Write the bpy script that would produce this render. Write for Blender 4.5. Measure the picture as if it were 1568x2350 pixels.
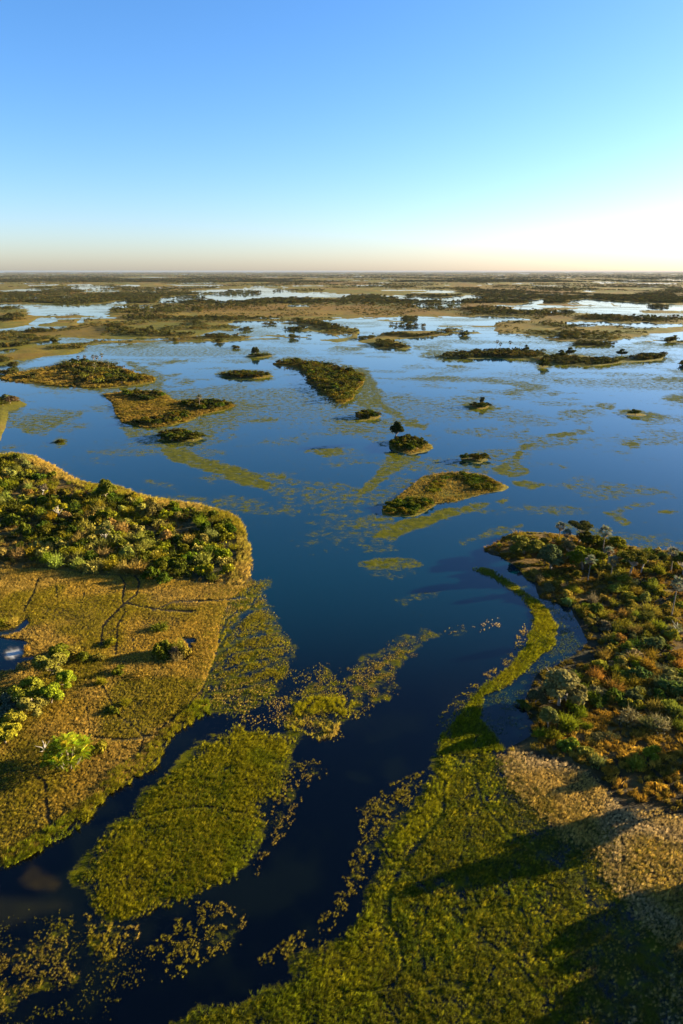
import bpy, math, random
import numpy as np
from mathutils import Vector

random.seed(7)
RNG = np.random.default_rng(11)
for o_ in list(bpy.data.objects):
    bpy.data.objects.remove(o_)
sc = bpy.context.scene
COL = sc.collection
R = math.radians

# ------------------------------------------------------------------ camera
CAM_H = 100.0
PITCH = R(19.45)
FO = 1567.0                      # focal length in overview pixels (1568 x 2350)
CX, CY = 784.0, 1175.0
cam_d = bpy.data.cameras.new('camera')
cam_d.sensor_fit = 'VERTICAL'
cam_d.sensor_height = 36.0
cam_d.sensor_width = 24.0
cam_d.lens = 36.0 * FO / 2350.0
cam_d.clip_start = 1.0
cam_d.clip_end = 200000.0
cam = bpy.data.objects.new('camera', cam_d)
cam.location = (0, 0, CAM_H)
cam.rotation_euler = (R(90) - PITCH, 0, 0)
COL.objects.link(cam)
sc.camera = cam

# ------------------------------------------------------------------ sky, sun, exposure
SUN_AZ = R(71.0)                 # to the right of the viewing direction (+Y)
SUN_EL = R(10.5)
world = bpy.data.worlds.new('World')
sc.world = world
world.use_nodes = True
wn, wl = world.node_tree.nodes, world.node_tree.links
wn.clear()
sky = wn.new('ShaderNodeTexSky')
sky.sky_type = 'NISHITA'
sky.sun_disc = False
sky.sun_elevation = SUN_EL
sky.sun_rotation = SUN_AZ
sky.altitude = 900
sky.air_density = 1.0
sky.dust_density = 1.4
sky.ozone_density = 4.0
hsv = wn.new('ShaderNodeHueSaturation')
hsv.inputs['Saturation'].default_value = 1.12
tint = wn.new('ShaderNodeMix'); tint.data_type = 'RGBA'; tint.blend_type = 'MULTIPLY'; tint.inputs[0].default_value = 1.0
tint.inputs[7].default_value = (1.12, 0.95, 0.99, 1)
bg = wn.new('ShaderNodeBackground')
bg.inputs['Strength'].default_value = 0.050
wo = wn.new('ShaderNodeOutputWorld')
wl.new(sky.outputs[0], hsv.inputs['Color'])
wl.new(hsv.outputs[0], tint.inputs[6])
wl.new(tint.outputs[2], bg.inputs['Color'])
wl.new(bg.outputs[0], wo.inputs['Surface'])

sun_d = bpy.data.lights.new('sun', 'SUN')
sun_d.energy = 5.0
sun_d.angle = R(0.5)
sun_d.color = (1.0, 0.82, 0.53)
sun = bpy.data.objects.new('sun', sun_d)
sdir = Vector((math.sin(SUN_AZ) * math.cos(SUN_EL), math.cos(SUN_AZ) * math.cos(SUN_EL), math.sin(SUN_EL)))
sun.rotation_euler = (-sdir).to_track_quat('-Z', 'Y').to_euler()
sun.location = sdir * 300
COL.objects.link(sun)

vs = sc.view_settings
vs.view_transform = 'Standard'
vs.look = 'None'
vs.exposure = 2.78
vs.gamma = 1.0
vs.use_curve_mapping = False
sc.render.engine = 'CYCLES'
sc.cycles.max_bounces = 6
sc.cycles.volume_bounces = 0
sc.cycles.transparent_max_bounces = 4

# ------------------------------------------------------------------ pixel <-> ground
SP, CP = math.sin(PITCH), math.cos(PITCH)

def ground(xo, yo, z=0.0):
    """overview pixel -> point on the plane at height z"""
    u = (np.asarray(xo, float) - CX) / FO
    v = (CY - np.asarray(yo, float)) / FO
    dy = CP + v * SP
    dz = -SP + v * CP
    t = (CAM_H - z) / np.maximum(-dz, 1e-6)
    return u * t, dy * t

def pixel(x, y, z=0.0):
    """ground point -> overview pixel and depth"""
    x = np.asarray(x, float); y = np.asarray(y, float)
    zz = z - CAM_H
    dep = np.maximum(y * CP - zz * SP, 1e-3)
    up = y * SP + zz * CP
    return CX + FO * x / dep, CY - FO * up / dep, dep

OFF = {'o': (1, 0, 0), 'a': (.5, 0, 597), 'b': (.5, 784, 597), 'c': (.5, 0, 880.5), 'd': (.5, 784, 880.5),
       'e': (.5, 0, 1263), 'f': (.5, 784, 1148), 'g': (.5, 0, 1723), 'h': (.5, 784, 1723),
       'i': (.2969, 1102.5, 1194.3), 'j': (.3711, 0, 1025.9), 'k': (.2676, 1148.4, 1485.2),
       'l': (.3027, 0, 1401), 'm': (.3418, 612.5, 796.2), 'n': (.3418, 0, 612.5),
       'p': (.3418, 520.6, 612.5), 'q': (.3418, 1032, 612.5)}

def P(key, *flat):
    """flat list of tile coordinates -> (n,2) overview pixels"""
    a = np.array(flat, float).reshape(-1, 2)
    s, ox, oy = OFF[key]
    return a * s + np.array([ox, oy])

def J(*arrs):
    return np.concatenate(arrs, 0)

def sd_poly(px, py, poly, margin=60.0):
    """signed distance in overview pixels, positive inside"""
    out = np.full(px.shape, -margin)
    lo = poly.min(0) - margin; hi = poly.max(0) + margin
    m = (px > lo[0]) & (px < hi[0]) & (py > lo[1]) & (py < hi[1])
    if not m.any():
        return out
    x = px[m]; y = py[m]
    d2 = np.full(x.shape, 1e12); ins = np.zeros(x.shape, bool)
    n = len(poly)
    for i in range(n):
        ax, ay = poly[i]; bx, by = poly[(i + 1) % n]
        ex, ey = bx - ax, by - ay
        t = np.clip(((x - ax) * ex + (y - ay) * ey) / max(ex * ex + ey * ey, 1e-9), 0, 1)
        d2 = np.minimum(d2, (x - ax - t * ex) ** 2 + (y - ay - t * ey) ** 2)
        if ay != by:
            c = ((ay > y) != (by > y)) & (x < (bx - ax) * (y - ay) / (by - ay) + ax)
            ins ^= c
    d = np.sqrt(d2)
    out[m] = np.maximum(np.where(ins, d, -d), -margin)
    return out

def d_line(px, py, line):
    d2 = np.full(px.shape, 1e12)
    for i in range(len(line) - 1):
        ax, ay = line[i]; bx, by = line[i + 1]
        ex, ey = bx - ax, by - ay
        t = np.clip(((px - ax) * ex + (py - ay) * ey) / max(ex * ex + ey * ey, 1e-9), 0, 1)
        d2 = np.minimum(d2, (px - ax - t * ex) ** 2 + (py - ay - t * ey) ** 2)
    return np.sqrt(d2)

def _hash(ix, iy, seed):
    h = (ix.astype(np.int64) * 374761393 + iy.astype(np.int64) * 668265263 + seed * 1442695041) & 0xFFFFFFFF
    h = ((h ^ (h >> 13)) * 1274126177) & 0xFFFFFFFF
    h = h ^ (h >> 16)
    return (h & 0xFFFFFF) / float(0xFFFFFF)

def vnoise(x, y, seed=0):
    ix = np.floor(x); iy = np.floor(y)
    fx = x - ix; fy = y - iy
    fx = fx * fx * (3 - 2 * fx); fy = fy * fy * (3 - 2 * fy)
    a = _hash(ix, iy, seed); b = _hash(ix + 1, iy, seed)
    c = _hash(ix, iy + 1, seed); d = _hash(ix + 1, iy + 1, seed)
    return (a * (1 - fx) + b * fx) * (1 - fy) + (c * (1 - fx) + d * fx) * fy

def fbm(x, y, scale, seed=0, octv=3):
    s = np.zeros(np.shape(x)); amp = 1.0; tot = 0
    x = np.asarray(x) / scale; y = np.asarray(y) / scale
    for k in range(octv):
        s += amp * vnoise(x, y, seed + k * 17); tot += amp
        amp *= 0.5; x = x * 2.03 + 11.3; y = y * 2.03 + 5.7
    return s / tot

def sstep(a, b, x):
    t = np.clip((x - a) / (b - a), 0, 1)
    return t * t * (3 - 2 * t)

# ------------------------------------------------------------------ the map, traced in pixels, laid on the ground
LEFT_SHORE = J(P('o', -330, 1030, -60, 1036), P('j', 0, 42, 120, 40, 190, 52, 260, 78, 330, 113, 400, 163, 470, 198, 560, 222,
               640, 228, 720, 243, 780, 263, 870, 293, 950, 313, 1080, 333, 1200, 353, 1330, 378, 1430, 408, 1490, 453,
               1515, 505, 1530, 575, 1550, 640, 1560, 720, 1550, 800))
LEFT_LAND = J(LEFT_SHORE, P('e', 1180, 150, 1100, 195, 1050, 230, 1010, 330, 1000, 450, 960, 560, 915, 680, 950, 735, 870, 770,
              800, 820, 740, 880, 700, 960, 640, 1020, 560, 1072),
              P('g', 480, 190, 400, 290, 330, 340, 240, 390, 180, 440, 120, 470, 0, 530), P('o', -330, 2130))
RIGHT_SHORE = J(P('i', 20, 225, 80, 190, 150, 150, 200, 110, 300, 90, 400, 95, 520, 95, 600, 105, 700, 110, 820, 130, 880, 148,
                  1000, 172, 1150, 195, 1280, 222, 1400, 232, 1568, 245), P('o', 1700, 1274, 2000, 1290))
RIGHT_LAND = J(RIGHT_SHORE, P('o', 2050, 2400, 1690, 2300),
               P('h', 1568, 860, 1420, 760, 1350, 650, 1280, 560, 1170, 400, 1050, 350, 950, 270, 830, 170, 760, 40),
               P('f', 760, 1140, 820, 1110, 880, 1075, 880, 1020, 830, 950, 850, 900, 900, 800, 960, 770, 1090, 700, 1130, 650,
                 1100, 580, 1050, 500), P('i', 620, 660, 520, 620, 460, 600, 440, 540, 420, 480, 360, 470, 320, 410, 260, 350,
                 230, 330, 150, 280, 80, 265))
ISLANDS = {
    'lens': P('d', 185, 575, 230, 540, 330, 460, 370, 425, 470, 405, 580, 405, 660, 420, 720, 450, 765, 475, 740, 490, 690, 500,
              600, 522, 520, 545, 440, 555, 380, 590, 330, 608, 240, 608, 190, 600),
    'tall': P('d', 215, 262, 260, 250, 340, 252, 400, 275, 425, 295, 380, 312, 320, 325, 240, 313, 220, 290),
    'pill': P('d', 62, 150, 90, 135, 150, 135, 180, 150, 160, 165, 90, 166),
    'lone': P('d', 570, 105, 610, 95, 670, 95, 690, 108, 650, 118, 600, 115),
    'knob': P('d', 548, 345, 600, 338, 655, 335, 670, 350, 630, 362, 560, 358),
    'dot': P('d', 1310, 140, 1360, 135, 1410, 145, 1360, 153),
    'kite': P('m', 35, 110, 150, 85, 260, 98, 390, 112, 500, 140, 600, 170, 660, 210, 640, 260, 590, 300, 580, 350, 510, 385,
              455, 372, 450, 345, 370, 320, 350, 280, 270, 235, 270, 190, 215, 150, 140, 128, 50, 125),
    'oval': P('a', 1005, 525, 1060, 515, 1130, 512, 1230, 520, 1255, 535, 1190, 547, 1100, 548, 1030, 537),
    'mirror': P('a', 1130, 440, 1180, 432, 1230, 432, 1260, 442, 1210, 450, 1150, 448),
    'grove': P('a', 0, 545, 60, 520, 140, 505, 230, 490, 300, 470, 400, 465, 520, 480, 620, 515, 715, 540, 710, 560, 620, 575,
               480, 590, 380, 588, 250, 580, 130, 565, 60, 560, 0, 548),
    'spine': P('c', 470, 48, 560, 38, 640, 30, 740, 35, 800, 78, 870, 80, 980, 78, 1095, 100, 1040, 120, 940, 140, 860, 175, 780, 195,
               690, 207, 620, 197, 560, 180, 530, 140, 515, 90),
    'raft': P('c', 735, 240, 800, 222, 870, 225, 940, 250, 900, 268, 800, 272, 745, 260),
    'tuft': P('c', 250, 270, 275, 260, 300, 268, 275, 279),
    'hem': J(P('o', -200, 910), P('c', 0, 75, 60, 70, 130, 95, 90, 115, 40, 130, 25, 200, 5, 262), P('o', -200, 1035)),
    'long': P('b', 428, 442, 560, 428, 720, 415, 930, 430, 1000, 440, 1060, 436, 1280, 450, 1400, 440, 1485, 440, 1470, 460, 1380, 466,
              1280, 472, 1190, 487, 1000, 482, 900, 468, 840, 456, 700, 452, 560, 452, 440, 450),
    'bank': P('b', 70, 372, 150, 355, 200, 335, 300, 327, 430, 327, 505, 332, 480, 347, 330, 355, 230, 365, 330, 400, 290, 410, 160, 405,
              120, 385),
    'bar': P('b', 1055, 388, 1100, 378, 1200, 380, 1255, 388, 1200, 396, 1090, 395),
    'step': P('b', 1000, 350, 1080, 335, 1200, 330, 1320, 335, 1330, 355, 1250, 372, 1100, 372, 1010, 362),
    'nub': P('b', 905, 488, 925, 480, 950, 486, 925, 495),
    'pad': P('b', 545, 348, 565, 340, 585, 346, 565, 352),
    'leftbar': P('a', -60, 395, 60, 385, 150, 380, 175, 388, 110, 405, 0, 412, -60, 415),
    'leftmid': P('a', 60, 358, 110, 350, 170, 353, 120, 362),
    'lefttop': P('a', 100, 335, 160, 322, 260, 325, 220, 336, 130, 340),
    'thicket': P('a', 480, 335, 500, 300, 570, 300, 700, 325, 900, 345, 870, 355, 690, 360, 580, 358, 530, 345),
    'tail': P('a', 930, 352, 1010, 350, 1095, 355, 1060, 364, 980, 362),
    'leftedge': P('a', -60, 460, 30, 455, 95, 465, 60, 480, -60, 490),
}
# drier ground of the middle distance: flats between the far waters
FLATS = [
    P('n', -100, 480, -100, 300, 60, 270, 160, 300, 250, 330, 400, 340, 560, 345, 700, 360, 820, 370, 1000, 340, 1568, 320, 1568, 410, 1300, 460,
      900, 480, 700, 470, 500, 480, 300, 470, 150, 450),
    P('n', 700, 300, 840, 270, 1100, 240, 1568, 225, 1568, 350, 1150, 370, 960, 350, 760, 325),
    P('p', -200, 230, 200, 215, 560, 200, 900, 205, 1200, 240, 1568, 275, 1568, 320, 1350, 330, 1000, 355, 700, 350, 500, 365, 300, 350, 0, 350, -200, 350),
    P('p', 350, 370, 560, 355, 740, 380, 880, 430, 870, 480, 760, 493, 700, 450, 560, 410, 380, 420),
    P('q', -100, 250, 60, 240, 250, 240, 460, 290, 760, 300, 900, 300, 1568, 350, 1568, 380, 1050, 370, 800, 360, 600, 370, 400, 350, 200, 330, -100, 320),
    P('q', 320, 380, 600, 365, 900, 390, 1100, 400, 1568, 395, 1568, 440, 1200, 470, 900, 480, 600, 470, 330, 440),
    P('a', -60, 430, 60, 410, 200, 395, 330, 372, 400, 395, 330, 420, 200, 450, 110, 475, -60, 480),
]
FAR_WATER = [
    P('n', 540, 160, 620, 152, 720, 152, 820, 158, 800, 168, 640, 172, 560, 168),
    P('n', 250, 275, 420, 265, 600, 255, 720, 240, 840, 225, 880, 240, 760, 255, 740, 290, 690, 310, 740, 328, 620, 330, 500, 320, 330, 300),
    P('n', 510, 365, 560, 342, 660, 340, 660, 350, 570, 355, 560, 375, 530, 378),
    P('n', 190, 380, 260, 345, 370, 338, 400, 365, 330, 380, 240, 388),
    P('n', -60, 425, 150, 398, 330, 400, 460, 395, 430, 415, 250, 420, 60, 432, -60, 440),
    P('n', 1050, 240, 1080, 205, 1150, 200, 1300, 190, 1430, 182, 1568, 205, 1568, 235, 1300, 228, 1150, 245),
    P('n', 1260, 165, 1380, 155, 1500, 150, 1700, 150, 1700, 165, 1500, 175, 1340, 180),
    P('p', -80, 165, 60, 150, 200, 138, 380, 148, 430, 170, 600, 170, 860, 185, 830, 202, 600, 205, 420, 210, 250, 215, 100, 235, -80, 245),
    P('p', 410, 262, 480, 253, 560, 258, 550, 270, 430, 270),
    P('p', 980, 195, 1080, 192, 1300, 200, 1568, 215, 1568, 225, 1300, 215, 1100, 208),
    P('p', 1240, 255, 1400, 245, 1568, 235, 1568, 270, 1480, 282, 1300, 275),
    P('p', 0, 378, 180, 370, 330, 385, 560, 395, 480, 440, 330, 460, 180, 430, 60, 400),
    P('p', 600, 358, 760, 352, 960, 355, 1200, 380, 1100, 395, 1040, 400, 1250, 415, 1270, 425, 1100, 440, 960, 430, 860, 400, 700, 380),
    P('p', 740, 460, 800, 448, 840, 455, 820, 475, 760, 478),
    P('q', 370, 215, 500, 220, 650, 215, 620, 245, 560, 260, 400, 265, 560, 240, 420, 225),
    P('q', 760, 235, 900, 215, 1060, 225, 1300, 245, 1400, 285, 1200, 275, 1080, 245, 1120, 285, 1050, 290, 960, 250, 830, 245),
    P('q', 780, 290, 960, 300, 1200, 312, 1568, 325, 1568, 335, 1300, 328, 1050, 322, 860, 308),
    P('q', 740, 372, 900, 368, 1040, 370, 1200, 385, 1568, 380, 1568, 400, 1400, 408, 1250, 395, 1080, 390, 900, 400, 800, 385),
    P('q', 840, 155, 920, 155, 1000, 165, 940, 168), P('q', 1000, 108, 1100, 100, 1120, 108, 1040, 114),
    P('q', 1380, 85, 1568, 82, 1568, 88, 1420, 90),
    P('q', -60, 205, 120, 190, 230, 200, 200, 215, 40, 215),
]
# pale salt pan and ponds on the left flood plain
PONDS = [P('l', -80, 200, 60, 215, 190, 232, 215, 255, 180, 270, 185, 320, 150, 365, 240, 345, 270, 365, 130, 400, 110, 450, -80, 455),
         P('l', -80, 175, 60, 150, 120, 135, 200, 65, 220, 100, 150, 160, 60, 185, -80, 200),
         P('l', 1380, 210, 1480, 215, 1490, 245, 1440, 250, 1460, 300, 1420, 370, 1370, 390, 1440, 310, 1425, 260)]
SALT = P('l', 40, 330, 80, 295, 140, 290, 180, 320, 130, 345, 90, 365, 50, 355)

TRAILS = [(P('h', 640, 240, 540, 500, 650, 760, 600, 1000, 540, 1200), 2.0), (P('h', 300, 560, 520, 760, 820, 1000, 1010, 1250), 2.2), (P('h', 900, 480, 820, 700, 860, 840), 2.0), (P('h', 420, 620, 350, 900, 430, 1254), 2.0), (P('h', 600, 60, 640, 240, 760, 380, 1000, 520), 2.4),
          (P('e', 1020, 470, 1130, 400, 1260, 350), 1.8), (P('e', 985, 570, 1120, 520, 1340, 480), 2.2), (P('e', 940, 660, 1090, 640, 1250, 590), 2.4), (P('e', 1060, 330, 1150, 270, 1260, 265), 2.0),
          (P('e', 985, 500, 1040, 400, 1100, 320, 1200, 250), 2.0), (P('e', 965, 560, 1010, 480, 1070, 430), 2.0), (P('e', 1180, 200, 1150, 280, 1100, 330), 1.6), (P('e', 930, 690, 1000, 600, 1100, 560, 1180, 470), 2.2),
          (P('e', 610, 110, 640, 150, 625, 210, 570, 250, 510, 310, 470, 360, 465, 430), 2.6),
          (P('e', 550, 120, 575, 160, 560, 230, 575, 290, 540, 350, 530, 480), 2.2),
          (P('e', 570, 245, 640, 262, 760, 280, 900, 285), 2.0), (P('e', 180, 130, 150, 210, 110, 280), 1.8),
          (P('e', 700, 280, 800, 240, 1000, 235, 1220, 200), 2.0), (P('e', 260, 170, 265, 250), 1.2), (P('e', 390, 190, 370, 270), 1.2),
          (P('e', 470, 620, 540, 760, 620, 820, 660, 860, 740, 850), 2.0), (P('e', 440, 865, 560, 875, 660, 865), 2.0),
          (P('e', 400, 720, 410, 850), 1.6), (P('e', 660, 860, 640, 940, 600, 960), 2.2),
          (P('e', 1010, 440, 975, 540, 930, 640, 850, 730, 760, 800, 720, 830), 1.8),
          (P('g', 160, 120, 205, 140, 213, 230, 220, 310, 240, 350), 3.0),
          (P('e', 1000, 460, 1060, 360, 1120, 300, 1230, 240), 2.4), (P('e', 990, 480, 1090, 410, 1280, 370), 2.8),
          (P('e', 980, 540, 1080, 470, 1300, 440), 2.0), (P('e', 960, 620, 1060, 590, 1200, 550, 1300, 500), 3.0),
          (P('e', 1005, 420, 1040, 320, 1090, 280), 2.0),
          (P('h', 470, 150, 465, 300, 380, 400, 280, 520, 225, 640, 213, 780, 258, 860, 280, 980, 240, 1080, 150, 1105, 0, 1112), 3.5),
          (P('h', 850, 840, 760, 930, 700, 990, 650, 1090, 590, 1200, 560, 1260), 3.0), (P('h', 700, 560, 765, 640, 770, 740, 750, 880), 2.0),
          (P('h', 150, 1110, 230, 1200, 260, 1260), 2.5), (P('h', 1285, 400, 1290, 530), 2.0),
          (P('g', 640, 170, 760, 160, 900, 130, 1050, 80), 1.5), (P('g', 620, 320, 800, 270, 960, 260, 1180, 300), 2.0),
          (P('k', 1030, 600, 1030, 780, 1000, 980, 1060, 1250), 3.0), (P('k', 1240, 950, 1300, 1050, 1400, 1150, 1568, 1340), 3.0),
          (P('k', 800, 0, 780, 200, 860, 290), 2.5), (P('i', 960, 560, 900, 800, 960, 1000), 2.0)]

# floating mats and thin reed growth on the open water: polygon, cover
MATS = [
    (P('c', 740, 285, 850, 290, 900, 335, 1000, 365, 1100, 385, 1170, 415, 1235, 455, 1220, 480, 1120, 465, 1000, 420, 900, 385, 800, 350, 740, 310), .95),
    (P('c', 1220, 465, 1370, 480, 1390, 500, 1300, 530, 1240, 510), .6),
    (P('c', 60, 150, 160, 140, 200, 140, 380, 130, 370, 155, 260, 190, 220, 230, 150, 235, 80, 210, 50, 170), .75),
    (P('c', 0, 285, 60, 280, 95, 290, 40, 305, 0, 305), .7), (P('c', 640, 440, 690, 430, 745, 460, 690, 462), .7),
    (P('c', 1245, 425, 1310, 420, 1320, 435, 1270, 442), .95), (P('c', 1400, 312, 1480, 300, 1568, 305, 1568, 325, 1490, 330), .9),
    (P('c', 370, 95, 400, 98, 425, 115, 410, 122), .5),
    (P('c', 560, 30, 720, 20, 900, 40, 1100, 70, 1230, 100, 1200, 130, 1100, 150, 1100, 200, 980, 230, 1040, 260, 930, 290, 740, 290, 660, 250, 580, 240, 540, 190), .72),
    (P('c', 960, 25, 1040, 12, 1100, 18, 1000, 35), .7), (P('c', 1420, 150, 1500, 138, 1540, 130, 1500, 160), .6),
    (P('c', 1130, 600, 1280, 640, 1260, 670, 1180, 660), .35), (P('c', 1100, 300, 1400, 290, 1568, 380, 1568, 560, 1480, 600, 1300, 420), .3),
    (P('c', 1450, 560, 1568, 530, 1568, 570, 1500, 610), .5), (P('c', 350, 280, 520, 320, 480, 350, 380, 330), .3),
    (P('c', 150, 330, 300, 360, 420, 440, 330, 430, 200, 370), .4), (P('c', 380, 20, 520, 60, 530, 170, 480, 150), .4),
    (P('d', 50, 92, 130, 60, 180, 30, 190, 90, 260, 125, 300, 165, 400, 190, 380, 210, 300, 190, 240, 140, 180, 115, 100, 110), .85),
    (P('d', 90, -60, 150, -20, 165, 30, 170, 80, 60, 95, 60, 40), .85),
    (P('d', 200, 318, 355, 335, 340, 360, 260, 400, 190, 440, 150, 480, 90, 530, 60, 530, 110, 470, 160, 420, 200, 370), .88),
    (P('d', 100, 245, 200, 240, 225, 290, 150, 282), .6),
    (P('d', 700, 390, 760, 360, 790, 330, 830, 280, 920, 270, 880, 290, 830, 310, 820, 360, 855, 405, 800, 435, 740, 420), .85),
    (P('d', 780, 445, 850, 445, 925, 465, 890, 480, 800, 460), .9), (P('d', 690, 250, 760, 235, 880, 222, 850, 210, 800, 215, 700, 243), .65),
    (P('d', 945, 242, 1060, 220, 1140, 198, 1155, 214, 1080, 230, 1000, 248), .9), (P('d', 1040, 262, 1080, 254, 1088, 266, 1050, 272), .95),
    (P('d', 1280, 272, 1330, 262, 1390, 275, 1330, 290), .95), (P('d', 1250, 132, 1310, 120, 1400, 122, 1520, 155, 1400, 168, 1290, 152), .85),
    (P('d', 1110, 97, 1180, 92, 1255, 100, 1240, 114, 1150, 112), .8), (P('d', 930, 38, 1000, 44, 960, 52), .8),
    (P('d', 1470, 65, 1530, 50, 1568, 52, 1700, 60, 1700, 85, 1568, 88), .85),
    (P('d', 560, 100, 690, 92, 720, 112, 690, 130, 630, 130, 560, 112), .9),
    (P('d', 690, 88, 900, 140, 1100, 163, 1150, 185, 1090, 182, 900, 152, 750, 122), .6),
    (P('d', 60, 628, 140, 605, 240, 620, 230, 650, 150, 662, 80, 645), .7),
    (P('d', 130, 702, 240, 650, 300, 620, 400, 600, 480, 575, 600, 552, 690, 548, 650, 582, 500, 605, 380, 650, 300, 690, 240, 722, 150, 717), .9),
    (P('d', 400, 645, 480, 610, 560, 600, 440, 662), .45), (P('d', 690, 545, 740, 518, 780, 530, 740, 562), .75),
    (P('d', 540, 725, 600, 700, 720, 665, 830, 648, 750, 682, 640, 712, 560, 735), .72),
    (P('d', 1200, 592, 1300, 560, 1440, 553, 1320, 577, 1270, 600, 1345, 640, 1300, 652, 1230, 612), .7),
    (P('d', 1450, 586, 1490, 577, 1550, 588, 1480, 598), .85),
    (P('d', 960, 640, 1060, 628, 1200, 668, 1400, 700, 1568, 730, 1700, 745, 1700, 775, 1568, 757, 1380, 745, 1200, 710, 1050, 672), .6),
    (P('d', 1000, 375, 1040, 380, 1050, 392, 1000, 388), .7), (P('d', 1000, 520, 1300, 540, 1568, 600, 1568, 690, 1350, 640, 1100, 560), .3),
    (P('d', 1100, 330, 1400, 310, 1568, 330, 1568, 380, 1300, 350), .25), (P('d', 1060, 280, 700, 560, 900, 520, 960, 470), .1),
    (P('d', 380, 235, 450, 250, 440, 262, 390, 250), .6), (P('d', 280, 480, 350, 470, 330, 520, 280, 530), .5),
    (P('f', 85, 297, 160, 270, 230, 256, 320, 260, 375, 297, 250, 307, 150, 312), .75),
    (P('f', 90, 330, 250, 318, 340, 320, 360, 345, 250, 365, 130, 352), .45), (P('f', 230, 462, 330, 430, 450, 408, 450, 440, 300, 472), .5),
    (P('f', 80, 202, 220, 198, 260, 228, 180, 248, 100, 232), .55), (P('f', -60, 213, 200, 218, 240, 235, 40, 232, -60, 226), .4),
    (P('f', 80, 500, 300, 480, 450, 500, 300, 540, 120, 540), .2),
    (P('a', 680, 475, 760, 460, 860, 462, 820, 472, 740, 482), .85), (P('a', 800, 572, 850, 540, 900, 560, 860, 578), .7),
    (P('a', 560, 460, 640, 480, 720, 515, 830, 525, 760, 540, 740, 590, 640, 600, 500, 605, 520, 590, 700, 560), .8),
    (P('a', 870, 595, 960, 580, 1160, 575, 1100, 590, 960, 605), .7), (P('a', 500, 400, 600, 392, 700, 390, 660, 402), .8),
    (P('a', 1120, 388, 1220, 400, 1380, 400, 1440, 440, 1300, 440, 1180, 420), .55),
    (P('a', 980, 280, 1100, 300, 1350, 300, 1400, 320, 1200, 330, 1000, 310), .6),
    (P('a', 1200, 360, 1300, 358, 1420, 380, 1300, 390, 1220, 378), .6), (P('a', 840, 410, 1000, 412, 1000, 418, 850, 418), .6),
    (P('a', 1250, 455, 1350, 440, 1568, 450, 1568, 480, 1400, 480, 1260, 475), .6),
    (P('b', 360, 440, 420, 415, 540, 408, 600, 415, 440, 450, 380, 452), .8), (P('b', 840, 465, 1000, 492, 1250, 495, 1420, 480, 1560, 460, 1500, 440, 1480, 465, 1200, 488), .7),
    (P('b', 485, 486, 520, 482, 565, 490, 520, 493), .85), (P('b', 1410, 543, 1568, 538, 1700, 540, 1700, 560, 1568, 558, 1460, 555), .85),
    (P('b', 980, 552, 1020, 548, 1030, 558, 990, 562), .9), (P('b', 340, 470, 430, 470, 400, 498, 350, 490), .5),
    (P('b', 0, 480, 120, 500, 150, 560, 130, 612, 60, 612, 80, 560), .85), (P('b', 540, 550, 620, 555, 600, 562, 545, 558), .55),
    (P('b', 840, 540, 900, 552, 860, 556), .5), (P('b', 1520, 515, 1568, 515, 1568, 525, 1530, 522), .8), (P('b', 1220, 528, 1260, 526, 1258, 534, 1225, 533), .7),
    (P('b', 330, 395, 430, 392, 480, 405, 400, 412, 340, 408), .75), (P('b', 980, 390, 1250, 398, 1380, 398, 1500, 402, 1380, 410, 1000, 404), .7),
    (P('b', 60, 340, 90, 360, 60, 372, 0, 350), .8),
]

# outlines of the reed beds
WEDGE = P('e', 860, 470, 900, 330, 920, 200, 1000, 130, 1180, 120, 1240, 140, 1235, 230, 1300, 340, 1370, 430, 1345, 540, 1290, 640, 1240, 720, 1130, 760, 1040, 770, 940, 770, 820, 740, 840, 600)
CENTRE = J(P('e', 1240, 790, 1330, 680, 1345, 640, 1440, 570, 1480, 490, 1520, 540, 1568, 590), P('f', 60, 720, 150, 690, 280, 620, 400, 590, 560, 580, 580, 620, 450, 640, 380, 670, 340, 720, 280, 790,
           270, 860, 180, 950, 80, 1010, 0, 1040), P('e', 1520, 880, 1400, 850, 1300, 820))
CORNER = P('g', -150, 1000, 0, 900, 100, 860, 220, 770, 330, 740, 350, 820, 330, 960, 400, 1060, 300, 1100, 150, 1120, 60, 1200, -150, 1300)
CLUMPS = P('g', 760, 800, 860, 700, 960, 650, 1080, 690, 1150, 760, 1110, 900, 960, 990, 850, 1050, 740, 1080, 670, 1030, 660, 900)
RBFR = P('h', 60, 260, 200, 170, 330, 110, 380, 100, 360, 180, 280, 290, 180, 380, 140, 500, 110, 600, 40, 720, -60, 830, -200, 930, -360, 1010, -380, 960, -200, 830, -60, 720, 0, 560, 80, 400)
BEDFR = P('g', 1280, 130, 1360, 60, 1440, 30, 1500, 60, 1500, 110, 1400, 180, 1380, 270, 1320, 380, 1260, 440, 1200, 520, 1180, 590, 1140, 560, 1200, 420, 1230, 300)
STRIPFR = P('f', 410, 1030, 470, 960, 560, 860, 690, 770, 790, 690, 800, 620, 840, 560, 860, 620, 830, 700, 760, 760, 640, 850, 560, 950, 480, 1050)
WET = J(P('h', 700, 20, 700, 280, 760, 480, 900, 640, 960, 900, 980, 1254), P('o', 1280, 2420, 1900, 2420, 1900, 2250), P('h', 1720, 840, 1560, 740, 1480, 620, 1400, 510, 1290, 340, 1150, 280, 1050, 200, 930, 110, 860, 0))
LOWBED = P('g', 380, 690, 440, 770, 560, 790, 640, 790, 660, 850, 560, 940, 470, 990, 430, 960, 380, 860)
CEN2 = P('e', 1330, 690, 1420, 650, 1568, 660, 1640, 700, 1600, 770, 1480, 770, 1350, 760)
CEN3 = P('e', 1230, 800, 1300, 780, 1450, 790, 1560, 800, 1540, 850, 1460, 880, 1380, 840)
LILY = P('f', 590, 570, 640, 545, 740, 528, 745, 590, 640, 622, 600, 610)
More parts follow.
